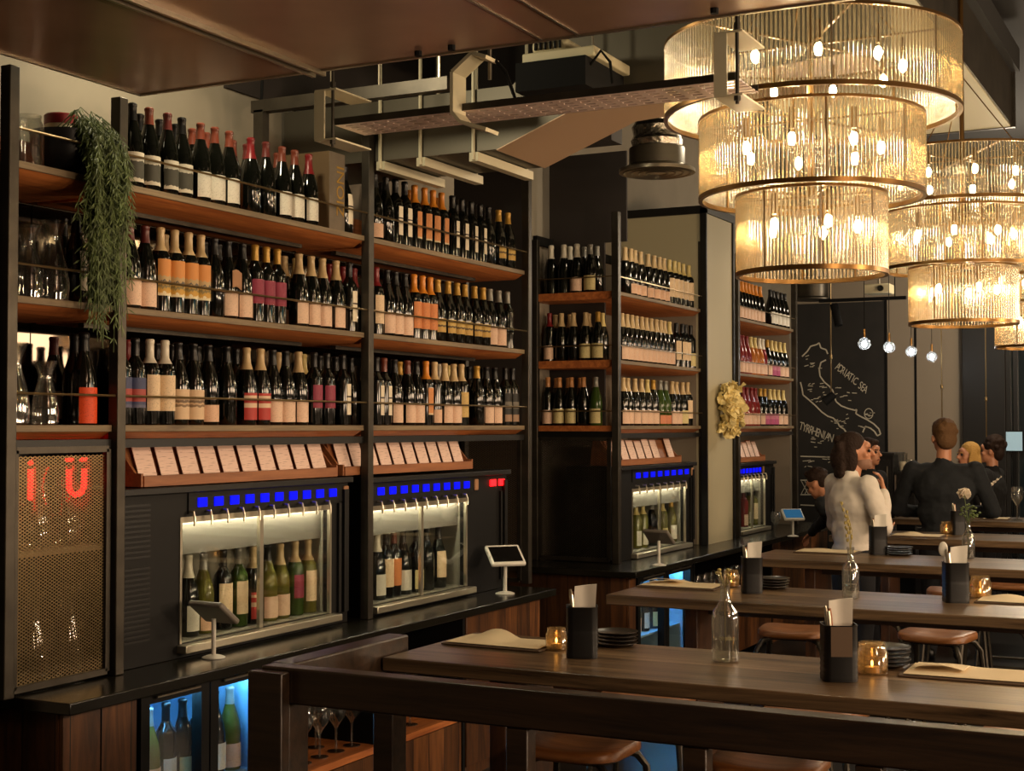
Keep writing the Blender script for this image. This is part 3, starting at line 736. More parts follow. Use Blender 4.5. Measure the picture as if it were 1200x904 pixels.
D3 = dispenser('black wine dispenser in the corner shelving before the cream pillar', P1[0] + .1, Y(814), Y(742), Y(805), 1.49, .90, 1.33, 8, Y(744), Y(809))
D4 = dispenser('black wine dispenser in the furthest shelving beside the blackboard', P2[0] + .05, Y(908), Y(867), Y(898), 1.455, .90, 1.33, 7, Y(866), Y(893))
# two tiny red displays on the second dispenser
for i, px in enumerate((579, 589)):
    y = yat(px, -3.62, 563); part(D2, 'display', MB().box(-3.63, -3.622, y - .03, y + .03, 1.425, 1.46), 'red', True, 'small red display')

# ---------------------------------------------------------------- card racks on top of the dispensers
def card_rack(where, y0, y1, z, n, skip=()):
    h = .163
    d = thing('card_rack', 'sloping timber card rack on the ' + where, 'card rack', (-3.72, (y0 + y1) / 2, z), 0, 'card racks on the dispensers')
    pr = [(-3.625, z), (-3.78, z), (-3.78, z + h), (-3.735, z + h), (-3.682, z + .022), (-3.645, z + .022), (-3.645, z + .04), (-3.625, z + .04)]
    part(d, 'ramp', MB().prism([(x, y0 + .012, zz) for x, zz in pr], (0, y1 - y0 - .024, 0)), 'holder', True)
    for a in (y0, y1 - .012): part(d, 'side_cheek', MB().prism([(-3.63, a, z), (-3.83, a, z), (-3.81, a, z + h + .012), (-3.77, a, z + h + .012), (-3.66, a, z + .05), (-3.63, a, z + .05)], (0, .012, 0)), 'holder', True)
    s = (y1 - y0 - .04) / n; dirv = Vector((-.052, 0, .153)).normalized()
    nv = Vector((dirv.z, 0, -dirv.x))
    j = 0
    for i in range(n):
        if i in skip: continue
        y = y0 + .02 + (i + .5) * s; w = s * .80 / 2
        a = Vector((-3.672, 0, z + .026)); mb = MB()
        L = .138 + .006 * ((i * 5) % 3)
        p = [a, a + dirv * L]
        mb.add([p[0] + Vector((0, y - w, 0)), p[0] + Vector((0, y + w, 0)), p[1] + Vector((0, y + w, 0)), p[1] + Vector((0, y - w, 0)),
                p[0] + Vector((0, y - w, 0)) + nv * .003, p[0] + Vector((0, y + w, 0)) + nv * .003, p[1] + Vector((0, y + w, 0)) + nv * .003, p[1] + Vector((0, y - w, 0)) + nv * .003],
               [(0, 1, 2, 3), (7, 6, 5, 4), (0, 4, 5, 1), (1, 5, 6, 2), (2, 6, 7, 3), (3, 7, 4, 0)])
        for v in range(len(mb.v)): mb.v[v] = tuple(Vector(mb.v[v]) + nv * .004)
        solo('wine_card', mb, 'card', 'printed cream wine card, ' + ORD[j] + ' along the rack on the ' + where, 'card', 'wine cards on the ' + where)
        j += 1
card_rack('ten-display dispenser', Y(168, 540), Y(398, 540), 1.525, 10, ())
card_rack('dispenser by the mesh end panel', Y(404, 540), Y(556, 540), 1.525 if 0 else 1.526, 10)
card_rack('corner dispenser', P1[0] + .1, Y(800, 540), 1.49, 8, (6,))
card_rack('furthest dispenser', P2[0] + .04, Y(898, 525), 1.456, 6)

# ================================================================ bottles
BS = 1.06
PROF = {'bx': [(.033, 0), (.037, .004), (.037, .19), (.0345, .207), (.022, .226), (.0145, .242), (.0138, .288), (.0152, .291), (.0152, .302), (.012, .305)],
        'bg': [(.038, 0), (.041, .004), (.041, .148), (.036, .18), (.0255, .212), (.0165, .243), (.0143, .27), (.0143, .289), (.0158, .291), (.0158, .299), (.012, .302)],
        'ch': [(.04, 0), (.044, .004), (.044, .14), (.039, .175), (.028, .21), (.019, .24), (.0165, .275), (.0165, .288), (.018, .291), (.018, .306), (.014, .31)]}
for k in PROF: PROF[k] = [(r * BS, z * BS) for r, z in PROF[k]]
def prad(t, z):
    p = PROF[t]
    for (r0, z0), (r1, z1) in zip(p, p[1:]):
        if z0 <= z <= z1 and z1 > z0: return r0 + (r1 - r0) * (z - z0) / (z1 - z0)
    return p[-1][0]
RAD = {'bx': .0392, 'bg': .0435, 'ch': .0466}
MC = {}
def bmesh_body(t, g):
    k = ('b', t, g)
    if k not in MC: MC[k] = MB().lathe(PROF[t], 18).mesh('wine_bottle', M[g])
    return MC[k]
def bmesh_label(t, lab):
    k = ('l', t, lab)
    if k not in MC:
        w, z0, z1, ha, *_ = LAB[lab]; z0 *= BS; z1 *= BS; a = math.radians(ha)
        zs = [z0 + (z1 - z0) * i / 4 for i in range(5)]
        prof = [(prad(t, z) + .0010, z) for z in zs]
        mb = MB().lathe(prof, 10, a0=-a, a1=a)
        MC[k] = mb.mesh('label', M['lab_' + lab])
    return MC[k]
def bmesh_cap(t, cap, long):
    k = ('c', t, cap, long)
    if k not in MC:
        p = PROF[t]; zt = p[-1][1]; z0 = zt - (.062 if not long else .085) * BS
        zs = [z0, z0 + .012] + [z for r, z in p if z > z0 + .012]
        prof = [(prad(t, z) + .0011, z) for z in zs]; prof[-1] = (prof[-1][0], prof[-1][1] + .0011)
        MC[k] = MB().lathe(prof, 14).mesh('foil_capsule', M['cap_' + cap])
    return MC[k]
GL = {'g_dark': 'dark', 'g_green': 'green', 'g_olive': 'olive', 'g_rose': 'pink', 'g_orange': 'orange', 'g_clear': 'pale'}
def bottle(x, y, z, t, cap, lab, label, group, rz=0, g='g_dark', jit=True, long=None):
    o = link('wine_bottle', bmesh_body(t, g), None, (x, y, z + .0008)); o.rotation_euler = (0, 0, rz + (random.uniform(-.12, .12) if jit else 0))
    tag(o, label, 'wine bottle', group)
    if lab: link('label', bmesh_label(t, lab), o)
    if cap: link('foil_capsule', bmesh_cap(t, cap, (cap in 'CYOSR') if long is None else long), o)
    return o
def blabel(t, cap, lab, g, i, along):
    s = CAP[cap][0] + '-capped ' + (GL[g] + ' ' if g != 'g_dark' else '') + 'bottle'
    if lab: s += ', ' + LAB[lab][0]
    return s + ', ' + ORD[i] + ' ' + along
def row(items, xs, z, along, group, rz=0, axis='y', fixed=0, lo=None, hi=None, zpx=450, fit=False):
    """items: (px, type, cap, label[, glass]); stood along a shelf, kept from touching"""
    out = []; prev = None; hi0 = hi
    for i, it in enumerate(items):
        px, t, cap, lab = it[:4]
        if fit: hi = hi0 - RAD[t]
        g = it[4] if len(it) > 4 else 'g_dark'
        if axis == 'y':
            p = yat(px, xs, zpx)
            if prev is not None: p = max(p, prev[0] + prev[1] + RAD[t] + .0015)
            elif lo is not None: p = max(p, lo)
            if hi is not None and p > hi:
                if p > hi + .12 or (prev is not None and hi < prev[0] + prev[1] + RAD[t] + .0015): continue
                p = hi
            loc = (xs + random.uniform(-.004, .004), p)
        else:
            p = xat(px, xs, zpx)
            if prev is not None: p = max(p, prev[0] + prev[1] + RAD[t] + .0015)
            if hi is not None and p > hi: continue
            loc = (p, xs)
        out.append(bottle(loc[0], loc[1], z, t, cap, lab, blabel(t, cap, lab, g, i, along), group, rz, g)); prev = (p, RAD[t])
    return out
XR, XR2 = XF - .062, XF - .165
# bay one (between the fern and the middle post)
G = 'bottles on the topmost shelf past the fern'
b1 = [(153, 'bg', 'K', 'WD'), (172, 'bg', 'B', 'WD'), (194, 'bg', 'W', 'WD'), (209, 'bg', 'K', 'WD'), (234, 'bg', 'B', 'W'), (250.5, 'bg', 'B', 'W'), (266.5, 'bg', 'B', 'W'), (293, 'bg', 'R', None), (310, 'bg', 'W', None), (329, 'bg', 'B', 'W'), (343, 'bg', 'B', 'W'), (360, 'bg', 'R', 'W')]
row(b1, XR, ZS[0], 'from the fern on the topmost shelf', G, lo=P0[1] + .07)
row([(162, 'bg', 'K', None), (185, 'bg', 'K', None), (204, 'bg', 'K', None), (223, 'bg', 'B', None), (240, 'bg', 'B', None), (272, 'bg', 'B', None), (286, 'bg', 'W', None), (324, 'bg', 'B', None)], XR2, ZS[0], 'from the fern in the topmost shelf back row', G)
bottle(XR - .02, P0[2] - .075, ZS[0], 'bg', 'K', 'N', 'dark bottle with a narrow cream strip squeezed between the carton and the post', G)
bottle(XR2 - .03, P0[2] - .075, ZS[0], 'bg', 'K', None, 'plain dark bottle behind the one squeezed beside the carton', G)
b2 = [(150, 'bg', 'W', 'P'), (165, 'bg', 'W', 'P'), (183, 'bx', 'C', 'OL'), (200, 'bx', 'C', 'OL'), (215, 'bx', 'C', 'OL'), (229, 'bx', 'C', 'OL'), (245, 'bg', 'K', None), (263, 'bg', 'K', 'P'), (277, 'bg', 'K', 'P'), (293, 'bx', 'G', 'M'), (307, 'bx', 'G', 'M'), (321, 'bx', 'G', 'M'), (349, 'bg', 'C', 'P'), (364, 'bg', 'C', 'P'), (378, 'bg', 'C', 'P'), (393, 'bg', 'C', 'P'), (408, 'bx', 'K', 'N'), (419, 'bx', 'R', 'N')]
B2 = row(b2, XR, ZS[1], 'from the fern on the middle shelf', 'bottles on the middle shelf past the fern', lo=P0[1] + .07, hi=P0[2] - .06)
row([(192, 'bg', 'C', None), (239, 'bg', 'K', 'PL'), (252, 'bg', 'K', None), (333, 'bg', 'C', 'PL'), (345, 'bg', 'Y', None), (386, 'bg', 'R', None), (402, 'bg', 'R', None), (414, 'bg', 'R', None)], XR2, ZS[1], 'from the fern in the middle shelf back row', 'bottles on the middle shelf past the fern')
b3 = [(141, 'bx', 'K', 'B'), (158, 'bx', 'K', 'B'), (175, 'bx', 'S', 'T'), (192, 'bx', 'S', 'T'), (209, 'bg', 'K', 'PP'), (225, 'bg', 'K', 'PP'), (242, 'bg', 'K', 'PL'), (266, 'bg', 'K', None), (289, 'bg', 'C', 'RD'), (302, 'bg', 'C', 'RD'), (319, 'bg', 'K', 'P'), (334, 'bg', 'K', 'P'), (349, 'bg', 'C', 'P'), (367, 'bx', 'K', 'M'), (383, 'bx', 'K', 'M'), (402, 'bx', 'K', 'N'), (419, 'bx', 'K', 'N')]
B3 = row(b3, XR, ZS[2], 'from the fern on the lowest shelf', 'bottles on the lowest shelf past the fern', lo=P0[1] + .065, hi=P0[2] - .055)
row([(150, 'bx', 'R', None), (184, 'bg', 'K', None), (200, 'bg', 'K', None), (232, 'bg', 'K', None), (277, 'bx', 'K', 'RD'), (327, 'bg', 'C', None), (355, 'bg', 'Y', None), (375, 'bg', 'K', None), (393, 'bg', 'K', None), (410, 'bg', 'K', None)], XR2, ZS[2], 'from the fern in the lowest shelf back row', 'bottles on the lowest shelf past the fern')
# oval neck tags and a hanging tag
for b in (B3[10], B3[11]):
    o = link('neck_tag', (MC.setdefault('oval', MB().lathe([(.0305, -.026), (.0295, -.02), (.0265, 0), (.0235, .015), (.022, .022)], 8, a0=-.5, a1=.5).mesh('neck_tag', M['white_tag']))), b, (0, 0, .212)); o['label'] = 'pale oval neck tag'
o = link('hanging_tag', MB().grid(lambda u, v: (.047 + .006 * math.sin(u * 3), (u - .5) * .062, .125 + .07 * v + .006 * math.sin(u * 5)), 4, 3, (.0015, 0, 0)).mesh('hanging_tag', M['browntag']), B2[7]); o['label'] = 'brown paper tag hung at the neck'
# bay two (between the middle post and the gap)
b = [(438, 'bg', 'K', 'PL'), (452, 'bg', 'K', None), (462.5, 'bx', 'K', 'N'), (473, 'bx', 'K', 'N'), (486, 'bx', 'O', 'ON'), (497, 'bx', 'O', 'ON'), (507, 'bx', 'O', 'ON'), (517, 'bx', 'O', 'ON'), (529, 'bx', 'K', 'N'), (541, 'bx', 'K', 'N'), (552, 'bx', 'K', 'N'), (562, 'bx', 'K', 'N'), (572, 'bg', 'K', None), (583.6, 'bg', 'G', 'G'), (594.6, 'bg', 'G', 'G')]
row(b, XR, ZS[0], 'past the middle post on the topmost shelf', 'bottles on the topmost shelf past the middle post', lo=P0[2] + .065, hi=P0[3] - .05)
row([(446, 'bg', 'K', None), (480, 'bx', 'O', None), (512, 'bx', 'O', None), (535, 'bx', 'K', None), (547, 'bx', 'K', None), (567, 'bx', 'K', None)], XR2, ZS[0], 'past the middle post in the topmost back row', 'bottles on the topmost shelf past the middle post')
b = [(439.5, 'bx', 'R', 'T'), (452, 'bg', 'K', 'P'), (463, 'bg', 'K', 'P'), (474, 'bg', 'K', 'P'), (483, 'bx', 'O', 'OT'), (492, 'bx', 'O', 'OT'), (503, 'bx', 'O', 'OT'), (513, 'bg', 'G', 'G'), (524, 'bg', 'G', 'G'), (535, 'bg', 'G', 'G'), (545, 'bg', 'G', 'G'), (556, 'bg', 'G', 'G'), (565, 'bg', 'G', 'G'), (574, 'bg', 'P', 'P'), (584, 'bg', 'P', 'P'), (595, 'bx', 'P', None)]
row(b, XR, ZS[1], 'past the middle post on the middle shelf', 'bottles on the middle shelf past the middle post', lo=P0[2] + .065, hi=P0[3] - .05)
b = [(440, 'bx', 'K', 'N'), (450, 'bx', 'B', 'N'), (461, 'bg', 'K', 'P'), (477.5, 'bg', 'B', 'P'), (488, 'bg', 'K', 'P'), (498, 'bx', 'O', 'ON'), (509, 'bx', 'C', 'PL'), (521, 'bg', 'C', 'P'), (531, 'bg', 'C', 'P'), (541, 'bx', 'C', 'YT'), (559, 'bg', 'G', None), (570, 'bg', 'K', 'P'), (580, 'bg', 'K', 'P'), (592, 'bx', 'K', 'DC'), (600, 'bx', 'K', 'DC')]
row(b, XR, ZS[2], 'past the middle post on the lowest shelf', 'bottles on the lowest shelf past the middle post', lo=P0[2] + .065, hi=P0[3] - .05)
row([(446, 'bx', 'K', None), (468, 'bg', 'G', None), (484, 'bg', 'K', None), (515, 'bx', 'S', None), (526, 'bg', 'Y', None), (550, 'bx', 'K', None), (565, 'bg', 'K', None)], XR2, ZS[2], 'past the middle post in the lowest back row', 'bottles on the lowest shelf past the middle post')
# corner shelving: the open end facing the gap (labels face the camera side)
RZ = -PI / 2
e = [[(646, 'ch', 'S', None), (661, 'ch', 'S', None), (675, 'ch', 'S', 'P'), (692, 'bg', 'P', 'Y'), (703, 'bg', 'P', None), (713, 'bg', 'P', 'Y')],
     [(644, 'bx', 'R', 'P'), (658, 'bg', 'C', None), (672, 'bg', 'C', None), (683, 'bg', 'C', 'Y'), (698, 'bg', 'G', 'Y'), (713, 'bg', 'G', 'P')],
     [(642, 'bx', 'T', 'P'), (650, 'bg', 'T', 'Y'), (665, 'bg', 'T', 'Y'), (679, 'bg', 'T', None), (690, 'bg', 'P', 'Y', 'g_green'), (704, 'bg', 'G', 'Y', 'g_green'), (714, 'bg', 'P', 'Y', 'g_green')]]
e2 = [[(668, 'ch', 'S', None), (685, 'bg', 'P', None), (700, 'bg', 'P', None)], [(651, 'bg', 'C', None), (668, 'bg', 'C', None), (690, 'bg', 'C', None), (706, 'bg', 'Y', None)], [(652, 'bg', 'T', None), (658, 'bg', 'T', None), (672, 'bg', 'T', None), (697, 'bg', 'P', None, 'g_green'), (708, 'bg', 'P', None, 'g_green')]]
for k, w in enumerate(('topmost', 'middle', 'lowest')):
    row(e[k], P1[0] + .066, ZS[k], 'on the ' + w + ' shelf of the open end', 'bottles in the open end of the corner shelving, ' + w + ' shelf', RZ, 'x', hi=XF - .155)
    row(e2[k], P1[0] + .17, ZS[k], 'on the ' + w + ' open-end shelf, back row', 'bottles in the open end of the corner shelving, ' + w + ' shelf', RZ, 'x', hi=XF - .165)
lo2 = P1[0] + .075; hi2 = P1[1] - .07
b = [[(733, 'bg', 'C', None), (738, 'bg', 'C', 'PL'), (744, 'bg', 'C', 'PL'), (751, 'bg', 'C', 'PL'), (760, 'bg', 'C', 'PL'), (766.5, 'bg', 'C', 'PL'), (772.5, 'bg', 'C', 'PL'), (778, 'bg', 'C', 'PL'), (785, 'bx', 'Y', 'T'), (790, 'bx', 'Y', 'T'), (795, 'bx', 'Y', 'T'), (801, 'bx', 'Y', 'T'), (807, 'bx', 'Y', 'T')],
     [(729, 'bg', 'C', 'P'), (734, 'bg', 'C', 'P'), (740, 'bg', 'C', 'P'), (746, 'bg', 'C', 'P'), (752, 'bg', 'C', 'P'), (757, 'bg', 'C', 'P'), (763, 'bg', 'C', 'P'), (768, 'bg', 'C', 'P'), (773, 'bg', 'C', 'P'), (778, 'bg', 'C', 'P'), (784, 'bg', 'Y', 'P'), (793, 'bx', 'K', 'T'), (799, 'bx', 'K', 'T'), (804, 'bx', 'K', 'T'), (809, 'bx', 'K', 'Y')],
     [(730, 'bg', 'C', 'P'), (736, 'bg', 'C', 'P'), (744, 'bg', 'C', 'P'), (751, 'bg', 'C', 'P'), (758, 'bg', 'Y', 'P'), (765, 'bg', 'G', 'P'), (773, 'bg', 'P', 'PK', 'g_green'), (780, 'bg', 'P', 'PK', 'g_green'), (787, 'bg', 'C', 'P'), (793, 'bg', 'C', 'P'), (800, 'bg', 'C', 'Y'), (806, 'bx', 'C', 'T'), (811, 'bx', 'O', 'T', 'g_clear')]]
for k, w in enumerate(('topmost', 'middle', 'lowest')):
    row(b[k], XR, ZS[k], 'toward the cream pillar on the ' + w + ' shelf', 'bottles in the front of the corner shelving, ' + w + ' shelf', lo=lo2, hi=hi2)
lo3 = P2[0] + .08; hi3 = P2[1] - .07
b = [[(866, 'bg', 'O', 'P'), (870, 'bg', 'O', 'P'), (874, 'bg', 'O', 'P'), (878, 'bg', 'O', 'P'), (882, 'bg', 'O', 'P'), (886.5, 'bg', 'O', 'P'), (891, 'bg', 'O', 'P'), (903, 'bg', 'K', 'W'), (907, 'bg', 'K', 'W'), (911, 'bg', 'K', 'W'), (915.5, 'bg', 'K', 'W'), (920, 'bg', 'K', 'W')],
     [(866, 'bg', 'R', 'P', 'g_rose'), (870, 'bg', 'R', 'P', 'g_rose'), (875, 'bg', 'R', 'P', 'g_rose'), (880, 'bg', 'Y', 'P', 'g_orange'), (885, 'bg', 'Y', 'P', 'g_orange'), (889.5, 'bg', 'S', 'P', 'g_orange'), (894, 'bg', 'S', 'P', 'g_rose'), (899, 'bg', 'G', 'P'), (904, 'bg', 'Y', 'MG'), (909, 'bg', 'Y', 'MG'), (914, 'bg', 'Y', 'P'), (919, 'bg', 'Y', 'P')],
     [(870, 'bg', 'R', 'P', 'g_rose'), (875, 'bg', 'R', 'P', 'g_rose'), (880, 'bg', 'R', 'P', 'g_rose'), (885, 'bg', 'R', 'P', 'g_rose'), (891, 'bg', 'G', 'P'), (896, 'bg', 'G', 'MG'), (902, 'bg', 'Y', 'MG'), (907, 'bg', 'Y', 'MG'), (912, 'bg', 'Y', 'P'), (918, 'bg', 'Y', 'P')]]
for k, w in enumerate(('topmost', 'middle', 'lowest')):
    row(b[k], XR, ZS[k], 'past the pillar on the ' + w + ' shelf', 'bottles in the furthest shelving, ' + w + ' shelf', lo=lo3, hi=hi3)
# narrow bay beside the fern
row([(88, 'bg', 'K', 'N'), (110, 'bg', 'K', 'P')], XR - .03, ZS[1], 'behind the fern tips', 'bottles in the narrow bay', hi=P0[1] - .06)
row([(72, 'bg', 'K', None), (95, 'bg', 'K', None)], XR2 - .03, ZS[1], 'behind the middle-shelf carafes', 'bottles in the narrow bay', hi=P0[1] - .06)
for i_, (x_, y_) in enumerate(((XR, 3.845), (XR - .088, 3.893))): bottle(x_, y_, ZS[2], 'ch', 'K', 'OR', ('front', 'rear')[i_] + ' of the two dark bottles with bright orange labels above the mesh door', 'orange-labelled bottles in the narrow bay')
row([(66, 'bg', 'W', 'W'), (84, 'bg', 'W', None)], XR2 - .085, ZS[2], 'behind the small carafes', 'bottles in the narrow bay', hi=P0[1] - .06)
# bottles in the dispensers
def inside(items, z, along, group, a, b, x=-3.724):
    row(items, x, z, along, group, zpx=680, lo=a + .046, hi=b - .0065, fit=True)
inside([(221, 'bg', 'S', 'W'), (239, 'bg', 'P', 'PL', 'g_olive'), (261, 'bx', 'K', 'T'), (279, 'bx', 'P', 'T', 'g_green'), (296, 'bx', 'C', 'RD'), (313, 'bg', 'K', 'P', 'g_olive'), (328, 'bg', 'C', 'P', 'g_olive'), (345, 'bx', 'C', 'M', 'g_green'), (361, 'bx', 'C', 'T', 'g_olive')], .919, 'inside the ten-display dispenser', 'bottles inside the ten-display dispenser', Y(213), Y(390))
inside([(441, 'bg', 'S', 'W'), (450, 'bx', 'K', 'T'), (460, 'bx', 'B', 'OT'), (472, 'bg', 'K', 'W'), (487, 'bx', 'K', 'Y'), (499, 'bg', 'K', None), (513, 'bg', 'K', 'T')], .914, 'inside the dispenser by the gap', 'bottles inside the dispenser by the mesh end panel', Y(437), Y(549))
inside([(746, 'bx', 'Y', 'W', 'g_olive'), (753, 'bx', 'Y', 'W', 'g_olive'), (764, 'bg', 'P', None), (777, 'bx', 'Y', 'Y', 'g_olive'), (788, 'bg', 'G', 'W', 'g_olive')], .904, 'inside the corner dispenser', 'bottles inside the corner dispenser', Y(742), Y(805))
inside([(872, 'bx', 'R', 'P', 'g_rose'), (878, 'bx', 'K', 'W', 'g_olive'), (885, 'bx', 'K', 'T', 'g_olive')], .904, 'inside the furthest dispenser', 'bottles inside the furthest dispenser', Y(867), Y(898))
# bottles in the fridges
def fr(y0, y1, n, x, z, spec, along, group):
    for i in range(n):
        t, cap, lab, g = spec[i % len(spec)]
        bottle(x, y0 + (y1 - y0) * (i + .5) / n, z, t, cap, lab, blabel(t, cap, lab, g, i, along), group, 0, g)
sp = [('bg', 'K', 'W', 'g_dark'), ('bg', 'P', 'P', 'g_olive'), ('bx', 'K', 'W', 'g_dark'), ('bg', 'K', 'Y', 'g_dark'), ('bx', 'S', 'W', 'g_dark')]
fr(yf0 + .05, yf1 - .05, 7, FX - .13, .402, sp, 'in the upper row of the near blue fridge', 'bottles in the near blue fridge')
fr(yf0 + .05, yf1 - .05, 7, FX - .13, .062, sp[1:], 'in the lower row of the near blue fridge', 'bottles in the near blue fridge')
fr(yq0 + .08, yq1 - .3, 4, FX2 - .15, .402, sp, 'in the blue fridge of the second counter', 'bottles in the second blue fridge')
# ================================================================ things on the shelves
def rim_lathe(prof, n=24, t=.0025):
    """open glass vessel: outer profile then inner profile back down"""
    inner = [(max(.001, r - t), z + (t if i == 0 else 0)) for i, (r, z) in enumerate(prof)]
    return MB().lathe(prof + inner[::-1], n)
CAR = [(.04, 0), (.052, .004), (.054, .05), (.045, .11), (.03, .165), (.026, .185), (.03, .21), (.045, .245), (.047, .25)]
def carafe(px, x, z, s, label, y=None):
    y = y if y is not None else yat(px, x)
    mb = rim_lathe([(r * s, zz * s) for r, zz in CAR])
    return solo('carafe', mb, 'clear', label, 'carafe', 'clear carafes in the narrow bay', (x, y, z + .001))
carafe(31, XR - .02, ZS[1], 1.0, 'clear glass carafe against the end post on the middle shelf of the narrow bay')
carafe(60, XR - .02, ZS[1], 1.12, 'flared clear carafe beside the dark bottles on the middle shelf of the narrow bay')
carafe(0, XR + .008, ZS[2], 1.1, 'large clear carafe against the end post above the mesh door', 3.505)
carafe(40, XR - .095, ZS[2], 1.12, 'second large clear carafe above the mesh door', 3.585)
carafe(66, XR, ZS[2], .88, 'small clear carafe between the large carafes and orange labels', 3.662)
carafe(86, XR - .075, ZS[2], .88, 'small clear carafe beside the orange-labelled bottles', 3.737)
for i, px in enumerate((3.545, 3.685, 3.825)):
    carafe(0, XF - .125, zi, 1.12, ORD[i] + ' carafe from the end post behind the mesh door', px)
for i, px in enumerate((3.56, 3.70, 3.84)):
    carafe(0, XF - .27, zi, 1.12, ORD[i] + ' carafe of the back row behind the mesh door', px)
for i, px in enumerate((38, 80)):
    carafe(px, XF - .12, ZC, 1.3, ORD[i] + ' carafe standing low behind the mesh door')
# reflection of a red neon sign, built as glowing letters behind the mesh
xs_ = XF - .043; yA, yU = yat(36, xs_, 530), yat(90, xs_, 530)
d = thing('neon_reflection', 'red neon sign reflection seen through the mesh door, built as glowing letters', 'sign', (xs_, (yA + yU) / 2, 1.55))
part(d, 'mount_bar', MB().box(xs_ - .004, xs_ + .004, yA - .03, yU + .05, 1.694, 1.7025), 'dull', True)
part(d, 'glowing_letter', MB().tube([(xs_, yA, 1.50), (xs_, yA, 1.605)], .009, 8).sphere((xs_, yA, 1.628), .009), 'red', True)
part(d, 'glowing_letter', MB().tube([(xs_, yU - .038, 1.60), (xs_, yU - .036, 1.55)] + [(xs_, yU - .036 * math.cos(a), 1.542 - .032 * math.sin(a)) for a in [k * PI / 8 for k in range(9)]] + [(xs_, yU + .038, 1.60)], .010, 8).tube([(xs_, yU - .05, 1.633), (xs_, yU - .022, 1.633)], .007, 8).tube([(xs_, yU + .02, 1.633), (xs_, yU + .045, 1.633)], .007, 8), 'red', True)
part(d, 'support', MB().tube([(xs_, yA, 1.628), (xs_, yA, 1.696)], .0025, 6).tube([(xs_, yU - .038, 1.60), (xs_, yU - .038, 1.696)], .0025, 6).tube([(xs_, yU + .038, 1.60), (xs_, yU + .038, 1.696)], .0025, 6), 'dull', True)
# carton on the top shelf
ya_, yb2 = yat(386, XF - .04, 220), yat(404, XF - .04, 220)
d = thing('wine_carton', 'upright brown-grey wine carton with gold lettering on the topmost shelf', 'carton', (XF - .16, (ya_ + yb2) / 2, ZS[0] + .001))
h = .36; hw = (yb2 - ya_) / 2
part(d, 'box_body', MB().box(-.14, .119, -hw, hw, 0, h), 'boxc', bv=.002)
part(d, 'front_panel', MB().box(.119, .1205, -hw + .001, hw - .001, .001, h - .001), 'boxf')
text('ZIONI', .085, 'goldink', d, Matrix.Translation((.1208, hw * .45, h * .52)) @ Matrix(((0, 0, 1, 0), (0, -1, 0, 0), (1, 0, 0, 0), (0, 0, 0, 1))) @ Matrix.Rotation(0, 4, 'Z'))
# hanging fern
yfn = yat(112, XF + .05, 200)
d = thing('hanging_fern', 'trailing green fern in a dark bowl hanging down the narrow bay', 'plant', (XF - .12, yat(84, XF - .1, 160), ZS[0] + .001))
o = Vector(d.location)
part(d, 'bowl', MB().lathe([(.06, 0), (.105, .03), (.125, .09), (.13, .16), (.12, .16), (.11, .1), (.02, .08)], 24), 'caddy')
lf = MB(); st = MB(); rnd = random.Random(3)
for k in range(150):
    # a strand leaves the bowl, goes over the shelf front and falls
    a = Vector((rnd.uniform(-.06, .08), rnd.uniform(-.08, .08), .14))
    ex = Vector((.125 + rnd.uniform(0, .085), rnd.uniform(-.08, .075), rnd.uniform(.03, .15)))
    drop = rnd.choice((rnd.uniform(.05, .3), rnd.uniform(.2, .62), rnd.uniform(.3, .7)))
    top = (a + ex) / 2 + Vector((0, 0, rnd.uniform(.02, .10)))
    end = ex + Vector((rnd.uniform(-.01, .05), rnd.uniform(-.05, .06), -drop))
    pts = [a, top, ex, ex.lerp(end, .35) + Vector((rnd.uniform(0, .02), rnd.uniform(-.012, .012), 0)), ex.lerp(end, .7) + Vector((0, rnd.uniform(-.015, .015), 0)), end]
    st.tube(pts, .0016, 4)
    L = [pts[i].lerp(pts[i + 1], t) for i in range(1, 5) for t in (0, .25, .5, .75)]
    for q in L:
        for sgn in (-1, 1):
            dv = Vector((rnd.uniform(-.3, .6), sgn * rnd.uniform(.3, 1), rnd.uniform(-1.5, -.5))).normalized() * rnd.uniform(.025, .05)
            w = dv.cross(Vector((1, .2, .1))).normalized() * .0035
            lf.add([q, q + dv * .5 + w, q + dv, q + dv * .5 - w, q + dv * .5 + Vector((.001, 0, .0015))], [(0, 1, 4), (1, 2, 4), (2, 3, 4), (3, 0, 4)])
part(d, 'stems', st, 'leaf'); part(d, 'foliage', lf, 'leaf', flat=True)
# jar and white tin on top of the narrow bay
solo('storage_jar', rim_lathe([(.045, 0), (.05, .005), (.05, .15), (.04, .17), (.042, .185)]), 'clear', 'clear glass jar beside the end post on the topmost shelf of the narrow bay', 'jar', None, (XF - .1, yat(34, XF - .1, 160), ZS[0] + .001))
d = thing('tin_canister', 'cream canister with a red lid behind the fern bowl', 'tin', (XF - .3, yat(72, XF - .3, 120), ZS[0] + .001))
part(d, 'can', MB().lathe([(.06, 0), (.06, .24), (.058, .245)], 24), 'white_metal'); part(d, 'lid', MB().lathe([(.062, .236), (.062, .27), (.058, .275)], 24), 'cap_R')

